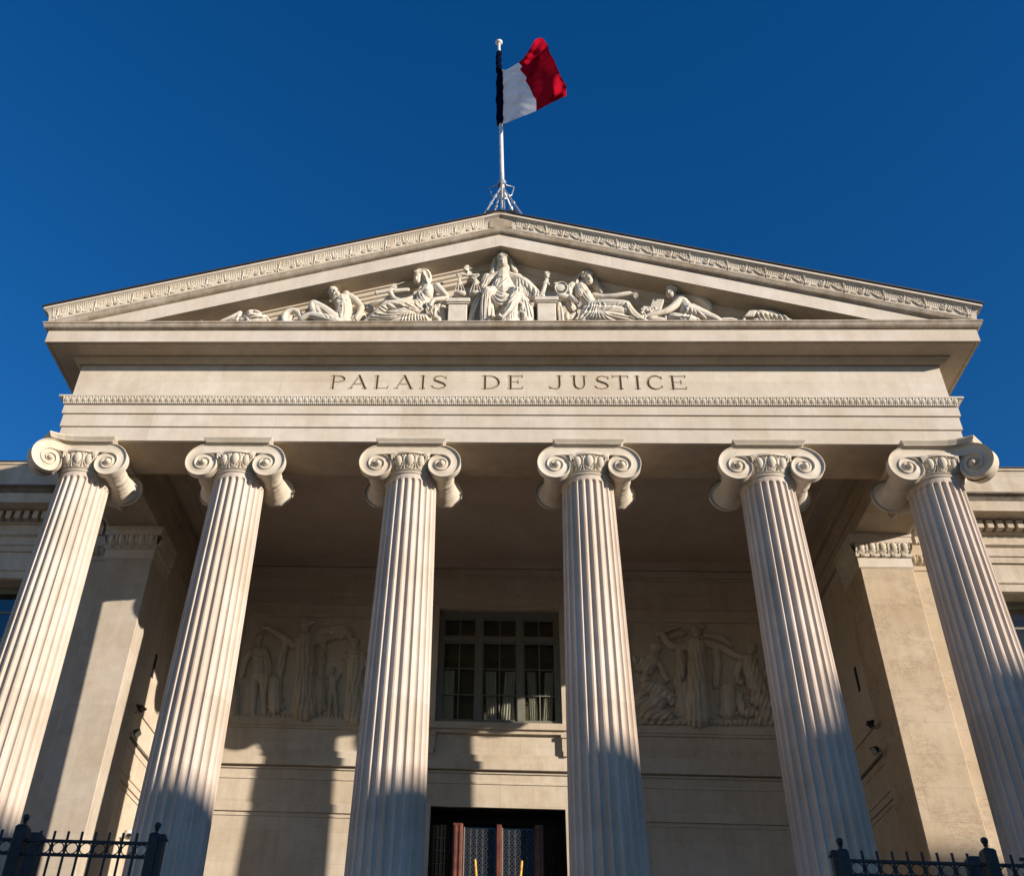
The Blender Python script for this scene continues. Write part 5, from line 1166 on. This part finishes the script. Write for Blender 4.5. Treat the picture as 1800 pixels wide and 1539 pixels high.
def patch(left, right, top, bot, dep, nu=44, nv=44):
    L_, R_, T_, B_ = spl(left, nv), spl(right, nv), spl(top, nu), spl(bot, nu); P = np.zeros((nu, nv, 3))
    for i in range(nu):
        u = i/(nu-1)
        for j in range(nv):
            v = j/(nv-1)
            q = (1-u)*L_[j]+u*R_[j]+(1-v)*T_[i]+v*B_[i]-((1-u)*(1-v)*L_[0]+u*(1-v)*R_[0]+(1-u)*v*L_[-1]+u*v*R_[-1])
            P[i, j] = fp(q[0], q[1], dep(q[0], q[1]))
    return P
def dep(x, y):
    u = (x-280)/960.0; w = (y-620-(-.5*(x-280)*.9))/900
    d = -1.25*u+.15*min(1, 2*u)*sin(8.5*u+3.6*w+2.2)+.07*u*sin(9.5*w-3*u)+.022*sin(24*w+9*u+2*sin(5*u))*(1-u)+.05*u*sin(17*u-12*w)+.03*u*sin(31*u+9*w+2*sin(6*w))+.012*sin(47*w-13*u+3*sin(9*u))
    return d
FLAG = []
bound = [(525, 515), (580, 570), (545, 620), (650, 740), (630, 790), (690, 880), (740, 1000), (790, 1080), (795, 1240)]
wp = patch([(265, 620), (280, 720), (290, 900), (300, 1100), (285, 1445)], bound, [(265, 620), (330, 625), (400, 590), (525, 515)], [(285, 1445), (540, 1340), (795, 1240)], dep)
rp = patch(bound, [(895, 150), (965, 250), (1000, 380), (1060, 470), (1110, 600), (1160, 720), (1245, 860), (1245, 1015)], [(525, 515), (600, 450), (700, 300), (770, 175), (830, 142), (895, 150)], [(795, 1240), (1000, 1130), (1245, 1015)], dep)
fl = MB(); fl.grid(wp); nw = len(fl.f); fl.grid(rp); nr = len(fl.f)
# blue cloth wound round the pole
def wrap(pts, r):
    P = np.array([fp(x, y, .04) for x, y in pts]); P = spl(P, 40); a = np.arange(12)*2*pi/12; G = []
    for i, p in enumerate(P):
        rr_ = np.array([np.interp(i/39, np.linspace(0, 1, len(r)), r)*(1+.18*sin(3*t+i*.5)) for t in a]); G.append(np.stack([p[0]+rr_*np.cos(a), p[1]+rr_*np.sin(a)*.8, np.full(12, p[2])], 1))
    fl.grid(np.array(G), close_v=True)
wrap([(232, 360), (228, 500), (235, 650)], [.070, .072, .070, .078]); wrap([(250, 630), (255, 900), (258, 1150), (255, 1440)], [.070, .095, .105, .105, .10, .085])
me = fl.mesh('flag'); 
fo = link('flag', me, [FL_W, FL_R, FL_B], None, 60)
mi = np.zeros(len(me.polygons), int); mi[nw:nr] = 1; mi[nr:] = 2; me.polygons.foreach_set('material_index', mi)
tag(fo, 'blue white and red flag blowing to the right from the flagpole', 'flag')

# ------------------------------------------------------------------ floodlights, camera
def flood(x, y, z, s_, tilt, label):
    t = thing('floodlight', label, 'floodlight', (x, y, z), 'black floodlights on the porch side walls')
    mb = MB(); P = []
    for k, (dx, a, b_) in enumerate(((0, .10, .07), (.05, .17, .13), (.16, .25, .17), (.19, .26, .18))): P.append([(-s_*dx, sy*a, sz*b_) for sy, sz in ((-1, -1), (1, -1), (1, 1), (-1, 1))])
    mb.grid(np.array(P), close_v=True); n = len(P); mb.f.append((0, 1, 2, 3)); mb.f.append(tuple(range(4*n-4, 4*n)))
    for k in range(5): mb.box(s_*.0, s_*.05, -.10+.045*k, -.09+.045*k, -.09, .09)
    t.scale = (.40, .40, .40); h = mb.build('housing', BLACK, t); h.rotation_euler = (radians(12*s_), radians(tilt*s_), 0)
    mb = MB(); mb.box(-s_*.192, -s_*.198, -.22, .22, -.14, .14); g = mb.build('lens', LENS, h)
    mb = MB(); mb.tube([(0, -.20, -.02), (s_*.10, -.20, -.06), (s_*.16, -.05, -.10), (s_*.16, .05, -.10), (s_*.10, .20, -.06), (0, .20, -.02)], .014, 6); mb.tube([(s_*.16, 0, -.10), (s_*.24, 0, -.10)], .02, 6); mb.build('bracket', BLACK, t)
for s_ in (1, -1):
    side = 'right' if s_ > 0 else 'left'
    flood(s_*6.97, 3.42, 8.93, s_, 80, 'black floodlight aimed upward on the %s porch wall, upper of the two' % side)
    flood(s_*6.97, 3.42, 8.50, s_, -35, 'black floodlight aimed downward on the %s porch wall, lower of the two' % side)
t = thing('security_camera', 'small cream dome camera on the left porch wall, just above the railing', 'camera', (-7.10, 4.48, 6.86))
mb = MB(); mb.lathe([(.03, .10), (.08, .09), (.085, .0), (.06, -.05), (.0, -.07)], (0.05, 0, 0), 16); mb.box(-.1, .02, -.05, .05, -.04, .06); mb.build('body', CAMW, t, sharp=40)
mb = MB(); mb.tube([(.08, -.07, .0), (.19, -.12, -.02)], .034, 8); mb.build('eye', BLACK, t)

# ------------------------------------------------------------------ railings
for s_ in (-1, 1):
    fz = thing('iron_railing', 'dark iron railing with ring frieze and ball posts, %s of the entrance' % ('left' if s_ < 0 else 'right'), 'railing', (0, 0, 0), 'railings before the steps')
    zo = .0 if s_ < 0 else .022
    def post(x, y, w, zt, ball=True, chamfer=True):
        mb = MB(); X = s_*x
        mb.bbox(X-w/2, X+w/2, y-w/2, y+w/2, 0.12, zt, .006)
        q = [[(X+sx*r, y+sy*r, z) for sx, sy in ((-1, -1), (1, -1), (1, 1), (-1, 1))] for r, z in ((w/2, zt), (w*.36, zt+.018), (w*.18, zt+.024))]
        mb.grid(np.array(q), close_v=True); p = mb.build('post', IRON, fz)
        if ball:
            mb = MB(); mb.lathe([(.011, 0), (.011, .02), (.018, .022), (.012, .03), (.0165, .034), (.0215, .043), (.0235, .054), (.0215, .065), (.014, .073), (.001, .077)], (X, y, zt+.02), 16); mb.build('ball_finial', IRON, p, sharp=40)
        return p
    post(2.318, -8.0, .074, 3.535+zo); post(3.265, -8.0, .084, 3.565+zo)
    mb = MB(); mb.box(s_*2.245, s_*2.279, -8.03, -7.97, .12, 3.545+zo); mb.box(s_*2.235, s_*2.279, -8.035, -7.965, 3.51+zo, 3.525+zo); mb.build('gate_stop', IRON, fz)
    bx = at(66, 1466, -7.3)[0]; post(abs(bx), -7.3, .10, 3.70+zo, False)
    bar0 = ring0 = None
    def panel(xa, xb, y, zr, n, dz=0.0):
        global bar0, ring0
        for z in (zr, zr-.09):
            mb = MB(); mb.bbox(s_*xa, s_*xb, y-.011, y+.011, z-.009, z+.009, .003); mb.build('rail', IRON, fz)
        mb = MB(); mb.bbox(s_*xa, s_*xb, y-.011, y+.011, .35, .37, .003); mb.build('rail', IRON, fz)
        p = (xb-xa)/(n+.0)
        mbb = MB(); mbb.tube([(0, 0, .12), (0, 0, zr+.066)], .0095, 8, caps=False); mbb.f.append(tuple(range(8, 16))); me_ = mbb.mesh('bar'); me_.materials.append(IRON)
        mbr = MB(); mbr.tube([(p*.40*cos(t), 0, .0365*sin(t)) for t in np.linspace(0, 2*pi, 25)], .0042, 6, caps=False); mr_ = mbr.mesh('ring'); mr_.materials.append(IRON)
        for k in range(n):
            if k < n-0 and k > 0 or True:
                x = xa+p*(k+1)
                if x < xb-.03:
                    o = bpy.data.objects.new('bar', me_); COL.objects.link(o); o.parent = fz; o.location = (s_*x, y, dz)
            o = bpy.data.objects.new('ring', mr_); COL.objects.link(o); o.parent = fz; o.location = (s_*(xa+p*(k+.5)), y, zr-.045)
    panel(2.352, 3.225, -8.0, 3.486+zo, 9)
    panel(3.308, 4.5, -8.0, 3.486+zo, 12)
    panel(3.34, 4.5, -8.25, 3.46+zo, 12)

# ------------------------------------------------------------------ the other side of the square (shades the lower columns)
def block(name, x0, x1, h, label, att=0):
    t = thing(name, label, 'building', (0, 0, 0), 'buildings across the square')
    mb = MB(); mb.box(x0, x1, -44, -32, 0, h-.4); mb.box(x0-.0, x1+.0, -44, -31.7, h-.4, h)
    if att: mb.box(att[0], att[1], -32.9, -32.2, h, att[2])
    mb.build('wall', PLAST, t)
    me_ = MB().box(-.55, .55, -.02, .1, -1, 1).mesh('window'); me_.materials.append(plain('dark_pane', (.03, .035, .04), .2))
    x = x0+1.6
    while x < x1-1:
        z = 4.5
        while z < h-2: o = bpy.data.objects.new('window', me_); COL.objects.link(o); o.parent = t; o.location = (x, -31.99, z); z += 3.4
        x += 3.0
block('apartment_building', 24, 42.5, 19.2, 'plain ochre apartment block across the square from the portico, lowest of its row')
block('apartment_building', 42.51, 48.7, 19.65, 'narrow ochre apartment house across the square, beside the lowest block')
block('apartment_building', 48.71, 53.9, 20.4, 'ochre apartment house across the square, next to the one with an attic')
block('apartment_building', 53.91, 80, 21.1, 'long ochre apartment block with a raised attic across the square', (54.6, 57.6, 21.9))
block('apartment_building', -80, -44, 19.0, 'sunlit ochre apartment block added unseen at the left to bounce sunlight')  # added out of view; its facade reflects warm light onto the shaded stone
o = [x for x in bpy.data.objects if x.get('label', '').startswith('sunlit ochre')][0]; o.rotation_euler = (0, 0, radians(-90)); o.location = (-12, -82, 0)
